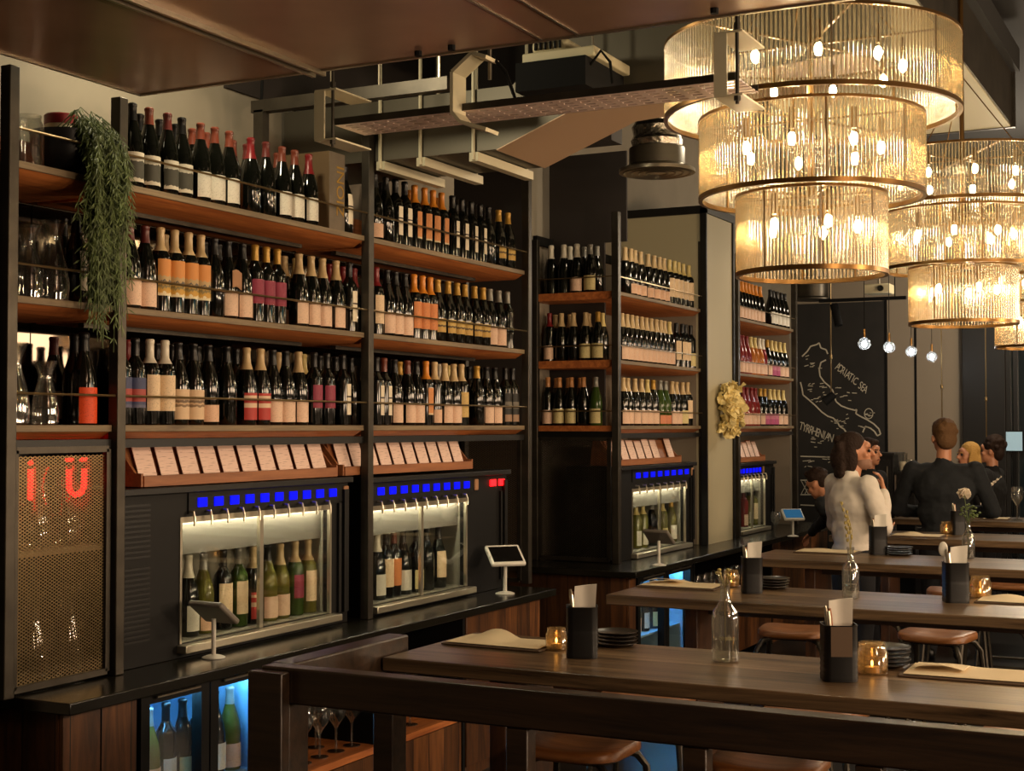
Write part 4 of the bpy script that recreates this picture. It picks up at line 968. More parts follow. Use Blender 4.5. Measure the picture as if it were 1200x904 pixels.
# ================================================================ on the counters
def tablet(px, py, X, face, lit, label, s=1.0):
    p = at(px, py, Z=ZC) + Vector((.03, 0, 0))
    d = thing('tablet_stand', label, 'tablet', (p.x, p.y, ZC + .001), face)
    part(d, 'base', MB().lathe([(.045 * s, 0), (.045 * s, .004), (.03 * s, .01), (.012 * s, .014)], 24), 'ipadw')
    part(d, 'stem', MB().tube([(0, 0, .008), (0, 0, .15 * s)], .009 * s, 12), 'ipadw')
    R_ = Matrix.Translation((0, 0, .175 * s)) @ Matrix.Rotation(math.radians(-38), 4, 'Y')
    def xf(mb):
        mb.v = [tuple(R_ @ Vector(v)) for v in mb.v]; return mb
    h = part(d, 'housing', xf(MB().box(-.065 * s, .065 * s, -.085 * s, .085 * s, -.012, .012)), 'ipadg' if 'away' in label else 'ipadw', bv=.008)
    part(h, 'screen', xf(MB().box(-.05 * s, .05 * s, -.072 * s, .072 * s, .012, .0135)), lit)
    return d
tablet(243, 771, 0, math.radians(-95), 'screen', 'white card terminal on a stand, turned away, before the ten-display dispenser', 1.0)
tablet(586, 696, 0, math.radians(139), 'screen', 'white card terminal with dark screen on the counter end by the gap', 1.15)
tablet(767, 663, 0, math.radians(-95), 'screen', 'white card terminal turned away before the corner dispenser', 1.05)
tablet(925, 629, 0, math.radians(125), 'screenb', 'white card terminal with lit screen beside the hand on the counter', 1.0)
WG = [(.034, 0), (.034, .003), (.006, .008), (.0045, .02), (.0045, .085), (.012, .1), (.034, .13), (.04, .155), (.036, .185), (.031, .205)]
def wineglass(loc, label, group=None, s=1.0, z=None):
    mb = rim_lathe([(r * s, zz * s) for r, zz in WG], 18, .0016)
    return solo('wine_glass', mb, 'clear', label, 'wine glass', group, loc)
p = at(909, 630, Z=ZC); wineglass((p.x, p.y, ZC + .001), 'empty wine glass on the counter beside the lit card terminal')
i = 0
for row_, x in enumerate((FX - .1, FX - .22)):
    for k in range(10):
        y = RACK1[0] + .085 + k * .125 + row_ * .02
        if y > RACK1[1] - .115 or abs(y - (RACK1[0] + RACK1[1]) / 2) < .066: continue
        wineglass((x, y, RACK1[2] + .001), ORD[k] + ' wine glass in the ' + ('front', 'back')[row_] + ' row of the near rack', 'wine glasses in the near rack', 1.15)
for k in range(9):
    y = RACK2[0] + .1 + k * .15
    if y < RACK2[1] - .06: wineglass((FX2 - .12, y, RACK2[2] + .001), ORD[k] + ' wine glass in the rack under the second counter', 'wine glasses in the second rack', 1.1)
    
# gold wreath on the pillar edge
p = at(856, 481, Y=yb_ - .1)
ctr = Vector((-3.48, yat(856, -3.48, 481), at(856, 481, X=-3.48).z))
d = thing('gold_wreath', 'crumpled gold foil wreath hung on the cream pillar', 'wreath', tuple(ctr))
rnd = random.Random(5); mb = MB()
for k in range(130):
    a = rnd.uniform(0, 2 * PI); rr = .10 + rnd.uniform(-.045, .06)
    c = Vector((rnd.uniform(-.05, .06), rr * math.cos(a) * .95, rr * math.sin(a) * 1.35))
    n_ = Vector((rnd.uniform(.2, 1), rnd.uniform(-1, 1), rnd.uniform(-1, 1))).normalized(); u_ = n_.orthogonal().normalized(); w_ = n_.cross(u_)
    R0 = rnd.uniform(.028, .055); vs = [c]
    for j in range(8):
        g = 2 * PI * j / 8; vs.append(c + (u_ * math.cos(g) + w_ * math.sin(g)) * R0 * rnd.uniform(.7, 1.1) + n_ * rnd.uniform(-.015, .035))
    base = len(mb.v)
    mb.add(vs + [v - n_ * .002 for v in vs], [(0, 1 + j, 1 + (j + 1) % 8) for j in range(8)] + [(9, 10 + (j + 1) % 8, 10 + j) for j in range(8)] + [(1 + j, 10 + j, 10 + (j + 1) % 8, 1 + (j + 1) % 8) for j in range(8)])
part(d, 'petals', mb, 'gold', flat=True)
ring = MB().tube([(0, .1 * math.cos(k * PI / 10), .135 * math.sin(k * PI / 10)) for k in range(21)], .014, 8, cap=False)
part(d, 'ring', ring, 'gold')
part(d, 'hook', MB().tube([(-.01, 0, .13), (-.01, 0, .2), (-.09, 0, .2)], .004, 6), 'brass')

# ================================================================ rail in front
zr1 = 1.05
d = thing('timber_rail', 'dark timber barrier rail with square posts around the near tables', 'rail', (-1.2, 3.45, 0))
part(d, 'top_beam', MB().box(-2.56, .6, 3.42, 3.485, zr1 - .105, zr1), 'railw', True, bv=.006)
part(d, 'return_beam', MB().box(-2.575, -2.495, 3.486, 4.15, zr1 - .105, zr1), 'railw', True, bv=.006)
part(d, 'corner_post', MB().box(-2.575, -2.455, 3.375, 3.419, 0, zr1 - .01).box(-2.57, -2.46, 3.42, 3.52, 0, zr1 - .106), 'railw', True, bv=.005)
part(d, 'post', MB().box(-2.573, -2.497, 4.05, 4.14, 0, zr1 - .106), 'railw', True, bv=.004)
for px in (610, 817, 1020):
    x = xat(px, 3.45, 870); part(d, 'post', MB().box(x - .032, x + .032, 3.425, 3.48, 0, zr1 - .106), 'railw', True, bv=.004)

# ================================================================ tables
ZT = 1.0
TY = [(3.97, 4.61), (5.90, 6.54), (7.88, 8.52), (9.80, 10.44), (11.78, 12.42)]
TN = ['the nearest table', 'the second table', 'the third table', 'the fourth table', 'the furthest table']
for i, (y0, y1) in enumerate(TY):
    d = thing('high_table', ('long dark plank table nearest the timber rail', 'long dark plank table second from the timber rail', 'long dark plank table third from the rail, before the white-shirted person', 'long plank table before the broad-backed person in navy', 'furthest plank table, with the dried sprig')[i], 'table', ((-.8), (y0 + y1) / 2, 0), 0, 'long plank tables')
    x0, x1 = (-2.488 if i == 0 else -2.525), 1.1
    part(d, 'tabletop', MB().box(x0, x1, y0, y1, ZT - .045, ZT), 'table', True, bv=.004)
    yc = (y0 + y1) / 2
    for lx in (x0 + .35, x1 - .35):
        part(d, 'leg', MB().box(lx - .03, lx + .03, y0 + .14, y1 - .14, 0, ZT - .046), 'walnutx', True, bv=.004)
    part(d, 'stretcher', MB().box(x0 + .38, x1 - .38, yc - .03, yc + .03, .90, .953), 'railw', True)

# ---------------------------------------------------------------- stools
def make_stool(label):
    d = thing('bar_stool', label, 'stool', (0, 0, 0), 0, 'timber-seated bar stools')
    n = 28; hs = .17; prof = []
    def ring(s, z): return [(hs * s * math.copysign(abs(math.cos(a)) ** .55, math.cos(a)), hs * s * math.copysign(abs(math.sin(a)) ** .55, math.sin(a)), z) for a in [2 * PI * k / n for k in range(n)]]
    rings = [ring(.9, .715), ring(1.0, .725), ring(1.0, .738), ring(.95, .747), ring(.5, .742), ring(.05, .739)]
    v = [p for r in rings for p in r]
    # saddle: the seat rises a little at two sides
    v = [(x, y, z + (.012 * (abs(x) / hs) ** 2 if z > .73 else 0)) for x, y, z in v]
    q = [(k * n + i, k * n + (i + 1) % n, (k + 1) * n + (i + 1) % n, (k + 1) * n + i) for k in range(len(rings) - 1) for i in range(n)]
    q.append(tuple(reversed(range(n)))); q.append(tuple((len(rings) - 1) * n + i for i in range(n)))
    part(d, 'seat', MB().add(v, q), 'seat', ang=60)
    for sx in (-1, 1):
        for sy in (-1, 1):
            part(d, 'leg', MB().tube([(sx * .10, sy * .10, .712), (sx * .135, sy * .135, .70), (sx * .158, sy * .158, .66), (sx * .215, sy * .215, .0)], [.012, .013, .013, .011], 8), 'steel')
    f = MB(); a = .195
    P = [(-a, -a), (a, -a), (a, a), (-a, a), (-a, -a)]
    for p0, p1 in zip(P, P[1:]): f.tube([(p0[0], p0[1], .24), (p1[0], p1[1], .24)], .008, 8)
    part(d, 'footrest', f, 'steel')
    part(d, 'under_frame', MB().box(-.11, .11, -.11, .11, .704, .714), 'dull')
    return d
spots = [(-1.87, 4.17, 0, 'first of two stools tucked under the rail side of the nearest table'), (-1.27, 4.22, .05, 'second of two stools tucked under the rail side of the nearest table'),
         (-1.98, 5.02, .1, 'stool at the far side of the nearest table, by the counter'), (-1.35, 5.06, -.1, 'stool at the far side of the nearest table, behind its black caddy'), (-.6, 5.02, 0, 'stool at the far side of the nearest table, beyond the menu board'),
         (-1.97, 6.98, .1, 'stool beyond the second table, closest to the counter'), (-1.31, 7.14, -.15, 'stool beyond the second table, behind the bottle vase'), (-1.74, 7.76, 0, 'stool before the third table, second from the counter'), (-1.13, 7.78, .1, 'stool before the third table, third from the counter'),
         (-1.55, 9.05, .1, 'stool beyond the third table, behind its black caddy'), (-.95, 9.1, .1, 'stool beyond the third table, under the white flower'), (-1.3, 9.62, .0, 'stool before the fourth table')]
proto = make_stool(spots[0][3]); proto.location = spots[0][:2] + (0,); proto.rotation_euler.z = spots[0][2]
chd = tree(proto)
for s in spots[1:]: copy_tree(proto, chd, s[:2] + (0,), s[2], s[3])

# ---------------------------------------------------------------- tabletop things
def rsq(w, d_, r, n=5):
    out = []
    for cx, cy, a0 in ((w - r, d_ - r, 0), (-w + r, d_ - r, PI / 2), (-w + r, -d_ + r, PI), (w - r, -d_ + r, 1.5 * PI)):
        for k in range(n + 1): out.append((cx + r * math.cos(a0 + k * PI / 2 / n), cy + r * math.sin(a0 + k * PI / 2 / n)))
    return out
def make_caddy(w=.05, h=.155):
    """ribbed black tin with an open top: local mesh"""
    mb = MB(); prof = [(1.0, 0), (1.0, .006)]
    z = .012
    while z < h * .5: prof += [(1.02, z), (.985, z + .008)]; z += .016
    prof += [(1.0, h * .55), (1.0, h - .004), (1.03, h), (.95, h), (.94, .01)]
    base = rsq(w, w, w * .42); n = len(base); v = []
    for s, z in prof: v += [(x * s, y * s, z) for x, y in base]
    q = [(k * n + i, k * n + (i + 1) % n, (k + 1) * n + (i + 1) % n, (k + 1) * n + i) for k in range(len(prof) - 1) for i in range(n)]
    q.append(tuple(reversed(range(n)))); q.append(tuple((len(prof) - 1) * n + i for i in range(n)))
    return mb.add(v, q)
def caddy(px, py, where, napkin=True, w=.05, h=.155, kraft=False, rz=.5, lean=0.0):
    p = at(px, py, Z=ZT)
    d = thing('cutlery_caddy', 'black ribbed tin caddy ' + where, 'caddy', (p.x, p.y, ZT + .001), rz, 'black tin caddies')
    part(d, 'tin', make_caddy(w, h), 'caddy')
    part(d, 'side_strip', MB().box(w * 1.005, w * 1.03, -w * .1, w * .1, .075, h - .005).box(-w * .1, w * .1, w * 1.005, w * 1.03, .075, h - .005), 'steel')
    if kraft:
        part(d, 'pasted_label', MB().box(-w * .62, w * .62, -w * 1.035, -w * 1.005, h * .45, h * .98), 'kraft', label='brown paper label')
    loc = Vector(d.location); R_ = Matrix.Rotation(rz, 3, 'Z')
    # cutlery: handles of knives and forks, standing inside
    for k in range(4):
        b = Vector((-w * .35 + (k % 2) * .008, -w * .45 + k * w * .28, .012)); t = b + Vector((-.016 - .002 * k, .003 * (k - 1.5), h + .028 + .006 * (k % 3)))
        mb = MB().bar(b, b.lerp(t, .6), .003, .009, (0, 1, 0)).tube([b.lerp(t, .6), b.lerp(t, .9), t], [.005, .006, .004], 8)
        mb.v = [tuple(R_ @ Vector(v)) for v in mb.v]
        solo('table_knife', mb, 'holder' if k % 2 else 'stainless', ORD[k] + ' piece of cutlery standing in the caddy ' + where, 'cutlery', 'cutlery in the caddies', tuple(loc))
    if napkin:
        def nf(u, v): return (-.004 + .012 * v + .004 * math.sin(u * 6 + v * 2), (u - .5) * (w * 1.42) + .012 * v, .012 + (h + .052) * v + .008 * u * v)
        mb = MB().grid(nf, 6, 6, (.011, .0, .0))
        if lean: mb.v = [(x + z * lean, y, z) for x, y, z in mb.v]
        mb.v = [tuple(Matrix.Rotation(-PI / 2, 3, 'Z') @ Vector((x, y, z))) for x, y, z in mb.v]
        mb.v = [tuple(R_ @ Vector((x, y, z))) for x, y, z in mb.v]
        solo('paper_napkin', mb, 'napkin', 'folded white napkin standing in the caddy ' + where, 'napkin', 'folded napkins', tuple(loc))
    return d
caddy(682, 770, 'on the nearest table beside the stacked plates', w=.05, h=.165, rz=.45)
caddy(983, 797, 'with a brown label on the nearest table', w=.05, h=.165, rz=.42, kraft=True, lean=-.2)
caddy(881, 695, 'on the second table beside the stacked plates', w=.045, h=.16, rz=.45)
caddy(1120, 706, 'on the second table beside the glowing jar', w=.05, h=.17, rz=.4)
caddy(1029, 650, 'on the third table before the white shirt', w=.048, h=.165, rz=.4)
caddy(1123, 627, 'on the fourth table beside the amber jar', w=.045, h=.165, rz=.4, napkin=False)
def plates(px, py, n, where, r=.085):
    p = at(px, py, Z=ZT)
    for k in range(n):
        mb = MB().lathe([(.045, 0), (.06, .002), (r - .006, .009), (r, .011), (r, .013), (.06, .006), (.001, .0045)], 32)
        solo('side_plate', mb, 'plate', ORD[k] + ' plate from the bottom of the stack ' + where, 'plate', 'dark plates stacked ' + where, (p.x + random.uniform(-.003, .003), p.y, ZT + .001 + k * .0125))
plates(722, 757, 4, 'on the nearest table behind the caddy', .075)
plates(1036, 781, 5, 'on the nearest table behind the amber jar', .08)
plates(906, 690, 4, 'on the second table beside the caddy', .075)
plates(1053, 651, 4, 'on the third table beside the caddy', .08)
def jar(px, py, where, s=1.0):
    p = at(px, py, Z=ZT)
    d = thing('tealight_jar', 'amber glass tealight jar ' + where, 'jar', (p.x, p.y, ZT + .001), 0, 'amber tealight jars')
    part(d, 'glass', rim_lathe([(.034 * s, 0), (.042 * s, .004), (.043 * s, .06 * s), (.036 * s, .072 * s), (.037 * s, .086 * s)], 24, .003), 'clearw')
    part(d, 'candle', MB().lathe([(.02 * s, .004), (.02 * s, .02), (.018 * s, .021)], 16), 'paper')
    part(d, 'flame', MB().sphere((0, 0, .031), (.004, .004, .009), 8, 6), 'flame', label='small candle flame')
M['flame'] = pm('candle_flame', '#ffb050', .5, emit=(1, .55, .18), es=9)
jar(1022, 790, 'between the caddy and the menu on the nearest table', 1.1)
jar(652, 762, 'half hidden behind the caddy on the nearest table', .85)
jar(857, 688, 'behind the menu on the second table', .9)
jar(1149, 701, 'beside the caddy on the second table', 1.1)
jar(1109, 626, 'on the fourth table', 1.0)
def menu(px0, px1, py0, py1, label, papers=1, rz=None):
    """clipboard lying on the table between two picture columns of one table depth"""
    a = at(px0, py1, Z=ZT); b = at(px1, py0, Z=ZT)
    cx, cy = (a.x + b.x) / 2, (a.y + b.y) / 2; hw = abs(b.x - a.x) / 2; hd = max(.09, abs(b.y - a.y) / 2)
    return cx, cy, hw, hd
def menu_at(cx, cy, hw, hd, label, plabel, rz=0, curl=.02, folded=False):
    mb = MB().box(-hw, hw, -hd, hd, 0, .006)
    solo('menu_board', mb, 'kraft', label, 'menu board', 'menu boards on the tables', (cx, cy, ZT + .001), .002, rz)
    def nf(u, v):
        return ((u - .5) * hw * 1.86, (v - .5) * hd * 1.8, .009 + curl * (max(0, math.sin(u * 2.2 * PI - .6)) * v * .9 + .25 * abs(u - .5) * v))
    mb = MB().grid(nf, 18, 8, (0, 0, .0014))
    solo('menu_sheet', mb, 'paper', plabel, 'menu sheet', 'menu sheets on the boards', (cx, cy, ZT + .001), 0, rz)
    if folded:
        mb = MB().grid(lambda u, v: ((u - .5) * hw * .8, (v - .5) * hd * .9, .001 + .012 * math.sin(u * PI) * (1 - v)), 8, 4, (0, 0, .0014))
        solo('menu_leaf', mb, 'paper', 'loose cream leaf lying on ' + plabel.split(' on ', 1)[-1], 'menu sheet', 'loose leaves on the menus', (cx - hw * .45, cy + hd * .1, ZT + .001 + .009 + curl + .003), rz + .5)
p = at(590, 756, Z=ZT); menu_at(p.x, p.y, .19, .10, 'brown menu board on the nearest table by the counter', 'cream menu sheet curling up on the near table board by the counter', -.03, .03)
p = at(1128, 792, Z=ZT); menu_at(p.x + .02, p.y, .19, .115, 'brown menu board on the nearest table beyond the amber jar', 'cream menu sheet on the near table board beyond the amber jar', .02, .006, True)
p = at(800, 688, Z=ZT); menu_at(p.x, p.y, .19, .11, 'brown menu board at the counter end of the second table', 'cream menu sheet on the second table board', 0, .012, True)
p = at(1186, 706, Z=ZT); menu_at(p.x + .04, p.y, .18, .11, 'brown menu board beside the glowing jar on the second table', 'cream menu sheet beside the glowing jar on the second table', 0, .012)
p = at(970, 648, Z=ZT); menu_at(p.x, p.y, .18, .11, 'brown menu board at the counter end of the third table', 'cream menu sheet on the third table board', 0, .006)
p = at(1076, 629, Z=ZT); menu_at(p.x, p.y, .17, .11, 'brown menu board on the fourth table', 'cream menu sheet on the fourth table board', 0, .015)
p = at(1168, 609, Z=ZT); menu_at(p.x, p.y, .10, .09, 'small menu board on the furthest table', 'cream sheet on the furthest table board', 0, .02)
VB = [(.024, 0), (.031, .004), (.031, .10), (.028, .115), (.014, .135), (.0115, .145), (.0115, .175), (.014, .178), (.014, .186)]
def vase(px, py, where, s, sprig, seed):
    p = at(px, py, Z=ZT)
    d = thing('bottle_vase', 'clear glass bottle vase ' + where, 'vase', (p.x, p.y, ZT + .001), 0, 'clear bottle vases')
    part(d, 'glass', rim_lathe([(r * s, z * s) for r, z in VB], 24, .002), 'clear')
    part(d, 'water', MB().lathe([(.02 * s, .006), (.0275 * s, .008), (.0275 * s, .052 * s), (.001, .052 * s)], 20), 'clear')
    rnd = random.Random(seed); st = MB(); lf = MB()
    H = .186 * s
    if sprig == 'short':
        for k in range(7):
            e = Vector((rnd.uniform(-.035, .035), rnd.uniform(-.03, .03), H + rnd.uniform(.005, .035)))
            st.tube([(0, 0, .05), (0, 0, H * .9), e], .0012, 5); lf.sphere(e, (.007, .007, .005), 6, 4)
        nm, mt = 'dried_sprig', 'stem'
    elif sprig == 'tall':
        for k in range(3):
            e = Vector((-.03 + rnd.uniform(-.02, .02), rnd.uniform(-.02, .02), H + .12 + .04 * k))
            pts = [Vector((0, 0, .05)), Vector((0, 0, H * .9)), Vector((0, 0, H)).lerp(e, .6) + Vector((.012, 0, 0)), e]
            st.tube(pts, .0014, 5)
            for t in range(6):
                q = Vector((0, 0, H)).lerp(e, .25 + t * .14); lf.sphere(q + Vector((rnd.uniform(-.01, .01), rnd.uniform(-.01, .01), 0)), (.006, .006, .009), 6, 4)
        nm, mt = 'dried_sprig', 'stem'
    elif sprig == 'arch':
        for k in range(4):
            e = Vector((.06 + .03 * k, 0, H + .17 + .02 * k)); pts = [Vector((0, 0, .05)), Vector((-.01, 0, H)), Vector((-.01 + .01 * k, 0, H + .1)), e]
            st.tube(pts, .0018, 5)
            for t in range(7): lf.sphere(pts[2].lerp(e, t / 6), (.006, .005, .007), 6, 4)
        nm, mt = 'dried_sprig', 'petal'
    else:
        for k in range(6):
            e = Vector((rnd.uniform(-.05, .06), rnd.uniform(-.03, .03), H + rnd.uniform(.02, .08))); st.tube([(0, 0, .05), (0, 0, H * .9), e], .0014, 5)
            for t in range(5): lf.sphere(e + Vector((rnd.uniform(-.02, .02), rnd.uniform(-.02, .02), rnd.uniform(-.02, .02))), (.009, .007, .006), 6, 4)
        fl = MB(); c = Vector((-.022, 0, H + .15))
        st.tube([(0, 0, .05), (0, 0, H), c], .0018, 5)
        for j in range(26):
            n_ = Vector((rnd.uniform(-1, 1), rnd.uniform(-1, 1), rnd.uniform(-.2, 1))).normalized(); u_ = n_.orthogonal(); w_ = n_.cross(u_); b = c + n_ * .014
            vs = [c] + [b + (u_ * math.cos(g) + w_ * math.sin(g)) * .02 + n_ * rnd.uniform(.006, .02) for g in [k2 * PI / 3 for k2 in range(6)]]
            fl.add(vs, [(0, 1 + k2, 1 + (k2 + 1) % 6) for k2 in range(6)])
        fo = part(d, 'flower_head', fl, 'petal', flat=True, label='white carnation head')
        nm, mt = 'sprig', 'leaf'
    o = part(d, nm, st, mt); part(o, 'buds', lf, mt)
vase(850, 776, 'with a short dried sprig on the nearest table', 1.4, 'short', 1)
vase(997, 702, 'with a tall dried sprig on the second table', 1.2, 'tall', 2)
vase(1135, 655, 'with a white carnation on the third table', 1.15, 'flower', 3)
vase(1151, 608, 'with an arching pale sprig on the furthest table', .6, 'arch', 4)
p = at(1192, 610, Z=ZT); wineglass((p.x, p.y, ZT + .001), 'wine glass standing on the furthest table', None, 1.3)
# white spoon head above the caddy napkin of the second table
p = at(1120, 706, Z=ZT)
mb = MB().tube([(-.03, .0, .012), (-.045, .0, .19)], [.003, .004], 8).sphere((-.05, 0, .222), (.02, .006, .032), 14, 10)
solo('serving_spoon', mb, 'ipadw', 'white serving spoon standing in the caddy beside the glowing jar', 'spoon', None, (p.x, p.y, ZT + .002))

# ================================================================ chandeliers
TIERS = [(.507, 2.832, 3.10, 9), (.386, 2.545, 2.832, 7), (.258, 2.275, 2.562, 5)]
def make_chandelier(label, loc):
    d = thing('chandelier', label, 'chandelier', loc, 0, 'tiered glass chandeliers over the tables')
    zl = loc[2]
    for r, z0, z1, nb in TIERS:
        z0 -= zl; z1 -= zl
        fr_ = MB()
        for z, h in ((z0, .016), (z1 - .010, .010)):
            fr_.lathe([(r - .008, z), (r + .006, z), (r + .006, z + h), (r - .008, z + h), (r - .008, z)], 72, close=False)
        for k in range(3):
            a = k * PI / 3; fr_.bar((r * math.cos(a), r * math.sin(a), z1 - .006), (-r * math.cos(a), -r * math.sin(a), z1 - .006), .008, .006)
        for k in range(8):
            a = (k + .5) * PI / 4; fr_.tube([((r - .004) * math.cos(a), (r - .004) * math.sin(a), z0), ((r - .004) * math.cos(a), (r - .004) * math.sin(a), z1)], .004, 6)
        tier = part(d, 'tier', fr_, 'brass', label='aged brass ring frame')
        rods = MB(); n = int(2 * PI * r / .0145); rr = .0046
        for k in range(n):
            a = 2 * PI * k / n; c = (r * math.cos(a), r * math.sin(a)); b = len(rods.v)
            v = [(c[0] + rr * math.cos(a + j * PI / 3.5), c[1] + rr * math.sin(a + j * PI / 3.5), z) for z in (z0 + .012, z1 - .008) for j in range(7)]
            rods.add(v, [(j, (j + 1) % 7, 7 + (j + 1) % 7, 7 + j) for j in range(7)])
        part(tier, 'fluted_shade', rods, 'rod', label='fluted shade of clear glass rods', ang=80)
        for k in range(nb):
            a = 2 * PI * (k + .25) / nb; c = (r * .62 * math.cos(a), r * .62 * math.sin(a)); zb2 = (z0 + z1) / 2 + .03
            sock = MB().tube([(c[0], c[1], z1 - .006), (c[0], c[1], zb2 + .035)], .010, 8)
            o = MB().sphere((c[0], c[1], zb2), (.014, .014, .023), 10, 7)
            part(tier, 'bulb', o, 'bulb', label='lit warm bulb')
            part(tier, 'lamp_holder', sock, 'brass')
    part(d, 'stem', MB().tube([(0, 0, 2.56 - zl), (0, 0, 4.3 - zl)], .012, 8).tube([(.3, 0, 3.09 - zl), (.01, 0, 3.5 - zl)], .003, 5).tube([(-.15, .26, 3.09 - zl), (-.005, .01, 3.5 - zl)], .003, 5).tube([(-.15, -.26, 3.09 - zl), (-.005, -.01, 3.5 - zl)], .003, 5), 'brass')
    return d
ch = make_chandelier('large three-tier glass rod chandelier nearest the bronze ceiling, over the first tables', (-1.325, 4.93, 2.275))
cht = tree(ch)
copy_tree(ch, cht, (-1.2, 7.29, 2.25), None, 'second three-tier glass rod chandelier, partly behind the largest one')
copy_tree(ch, cht, (-1.13, 9.65, 2.25), None, 'third three-tier glass rod chandelier, mostly cut off, beyond the second')

# small pendant bulbs in a row, and long brass drops
for i, (px, py, y) in enumerate(((1013, 403, 11.7), (1042, 407, 12.5), (1068, 412, 13.3), (1092, 418, 14.2))):
    p = at(px, py, Y=y)
    d = thing('pendant_light', ORD[i] + ' clear-globed pendant bulb from the blackboard in the short row', 'pendant light', tuple(p), 0, 'small pendant bulbs')
    part(d, 'globe', MB().sphere((0, 0, 0), .052, 16, 10), 'clear')
    part(d, 'bulb', MB().sphere((0, 0, -.005), (.02, .02, .026), 10, 8), 'pbulb')
    part(d, 'holder', MB().tube([(0, 0, .05), (0, 0, .12)], .011, 8), 'brass')
    part(d, 'cord', MB().tube([(0, 0, .12), (0, 0, 4.3 - p.z)], .003, 5), 'dull')
def dropper(px, y, py1, label, lamp):
    p = at(px, py1, Y=y)
    d = thing('drop_rod', label, 'hanging rod', tuple(p))
    part(d, 'rod', MB().tube([(0, 0, 0), (0, 0, 4.3 - p.z)], .006, 6), 'rail')
    if lamp: part(d, 'spot_head', MB().tube([(.03, 0, .02), (-.06, -.03, -.05)], [.035, .045], 12), 'dull')
    part(d, 'coupling', MB().lathe([(.012, .35), (.014, .355), (.014, .385), (.012, .39)], 10), 'rail')
dropper(974, 13.2, 465, 'thin rod with a black lamp head hanging before the blackboard map', True)
dropper(1104, 13.6, 500, 'thin brass rod hanging behind the broad-backed person', False)
dropper(1156, 14.0, 514, 'thin brass rod hanging before the dark column', False)
# lighting track and spot near the blackboard
p = at(980, 372, Y=13.0)
d = thing('track_light', 'black lighting track with a small spot head before the blackboard', 'track light', (p.x, p.y, p.z))
xa, xb_ = at(960, 352, Y=13.0).x, at(1062, 352, Y=13.0).x
part(d, 'track', MB().box(xa, xb_, 12.98, 13.02, p.z + .14, p.z + .17), 'dull', True)
part(d, 'spot_head', MB().tube([(p.x - .02, 13, p.z + .12), (p.x + .03, 12.97, p.z - .08)], .038, 12), 'dull', True)
part(d, 'hanger_rod', MB().tube([(xa + .1, 13, p.z + .17), (xa + .1, 13, 4.3)], .005, 6).tube([(xb_ - .1, 13, p.z + .17), (xb_ - .1, 13, 4.3)], .005, 6), 'dull', True)
p = at(1030, 345, Y=13.4)
d = thing('projector', 'pale boxy unit hanging above the lighting track', 'projector', (p.x, 13.4, p.z))
part(d, 'housing', MB().box(-.12, .12, -.1, .1, 0, .09), 'unitw', bv=.01); part(d, 'lens', MB().tube([(.04, -.1, .045), (.04, -.125, .045)], .028, 12), 'screen')
part(d, 'bracket', MB().tube([(0, 0, .09), (0, 0, 4.3 - p.z)], .012, 6), 'alu')

# ================================================================ blackboard with the chalk map
xb0, xb1 = -4.25, xat(1038, YB)
zt_ = at(990, 355, Y=YB).z
d = thing('blackboard', 'tall blackboard with a chalk map of Italy on the far wall', 'blackboard', ((xb0 + xb1) / 2, YB - .015, .9))
part(d, 'board', MB().box(xb0, xb1, YB - .03, YB - .004, .2, zt_), 'board', True)
part(d, 'board_edge', MB().box(xb1, xb1 + .02, YB - .04, YB - .004, .2, zt_ + .02), 'dull', True)
def chalk(pts, w=.012, name='chalk_line'):
    mb = MB(); P = [at(x, y, Y=YB - .033) for x, y in pts]
    for a, b in zip(P, P[1:]): mb.bar(a, b, .003, w, (0, 1, 0)) if 0 else mb.bar(a, b, w, .003, (0, 1, 0))
    return mb
m_ = MB()
east = [(968, 422), (962, 425), (960, 433), (961, 441), (966, 448), (972, 453), (976, 458), (977, 464), (980, 471), (986, 476), (994, 479), (1002, 481), (1004, 480), (1003, 485), (1008, 488), (1016, 492), (1024, 497), (1030, 503), (1032, 509), (1028, 511), (1025, 506), (1020, 502), (1014, 500), (1011, 507)]
west = [(938, 448), (940, 456), (941, 463), (947, 468), (955, 475), (963, 483), (970, 488), (976, 490), (981, 494), (984, 500), (989, 503), (993, 509), (999, 508)]
north = [(940, 418), (946, 412), (950, 406), (957, 404), (960, 402), (962, 408), (968, 410), (970, 415)]
for L in (east, west, north):
    P = [at(x, y, Y=YB - .034) for x, y in L]; m_ = MB()
    for a, b in zip(P, P[1:]): m_.bar(a, b, .014, .003, (0, 1, 0))
    part(d, 'coast_line', m_, 'chalk', True, flat=True)
rnd = random.Random(11); m_ = MB()
for (cx, cy, n_, sp) in ((950, 425, 9, 9), (955, 455, 10, 10), (985, 456, 4, 8), (955, 468, 5, 6), (985, 490, 7, 8), (978, 498, 5, 6), (1010, 499, 4, 5), (1018, 485, 6, 5), (955, 519, 6, 8), (968, 538, 5, 6), (945, 545, 6, 6), (992, 466, 4, 8)):
    for k in range(n_):
        x, y = cx + rnd.uniform(-sp, sp), cy + rnd.uniform(-sp, sp) * .8; l = rnd.uniform(2, 6); a, b = at(x, y, Y=YB - .034), at(x + l, y + rnd.uniform(-1.5, 1), Y=YB - .034); m_.bar(a, b, .008, .003, (0, 1, 0))
for k in range(14):
    a = k * PI / 7; p0 = at(1018 + 5 * math.cos(a), 485 + 6 * math.sin(a), Y=YB - .034); p1 = at(1018 + 5 * math.cos(a + .45), 485 + 6 * math.sin(a + .45), Y=YB - .034); m_.bar(p0, p1, .008, .003, (0, 1, 0))
part(d, 'chalk_scribbles', m_, 'chalk', True, flat=True)
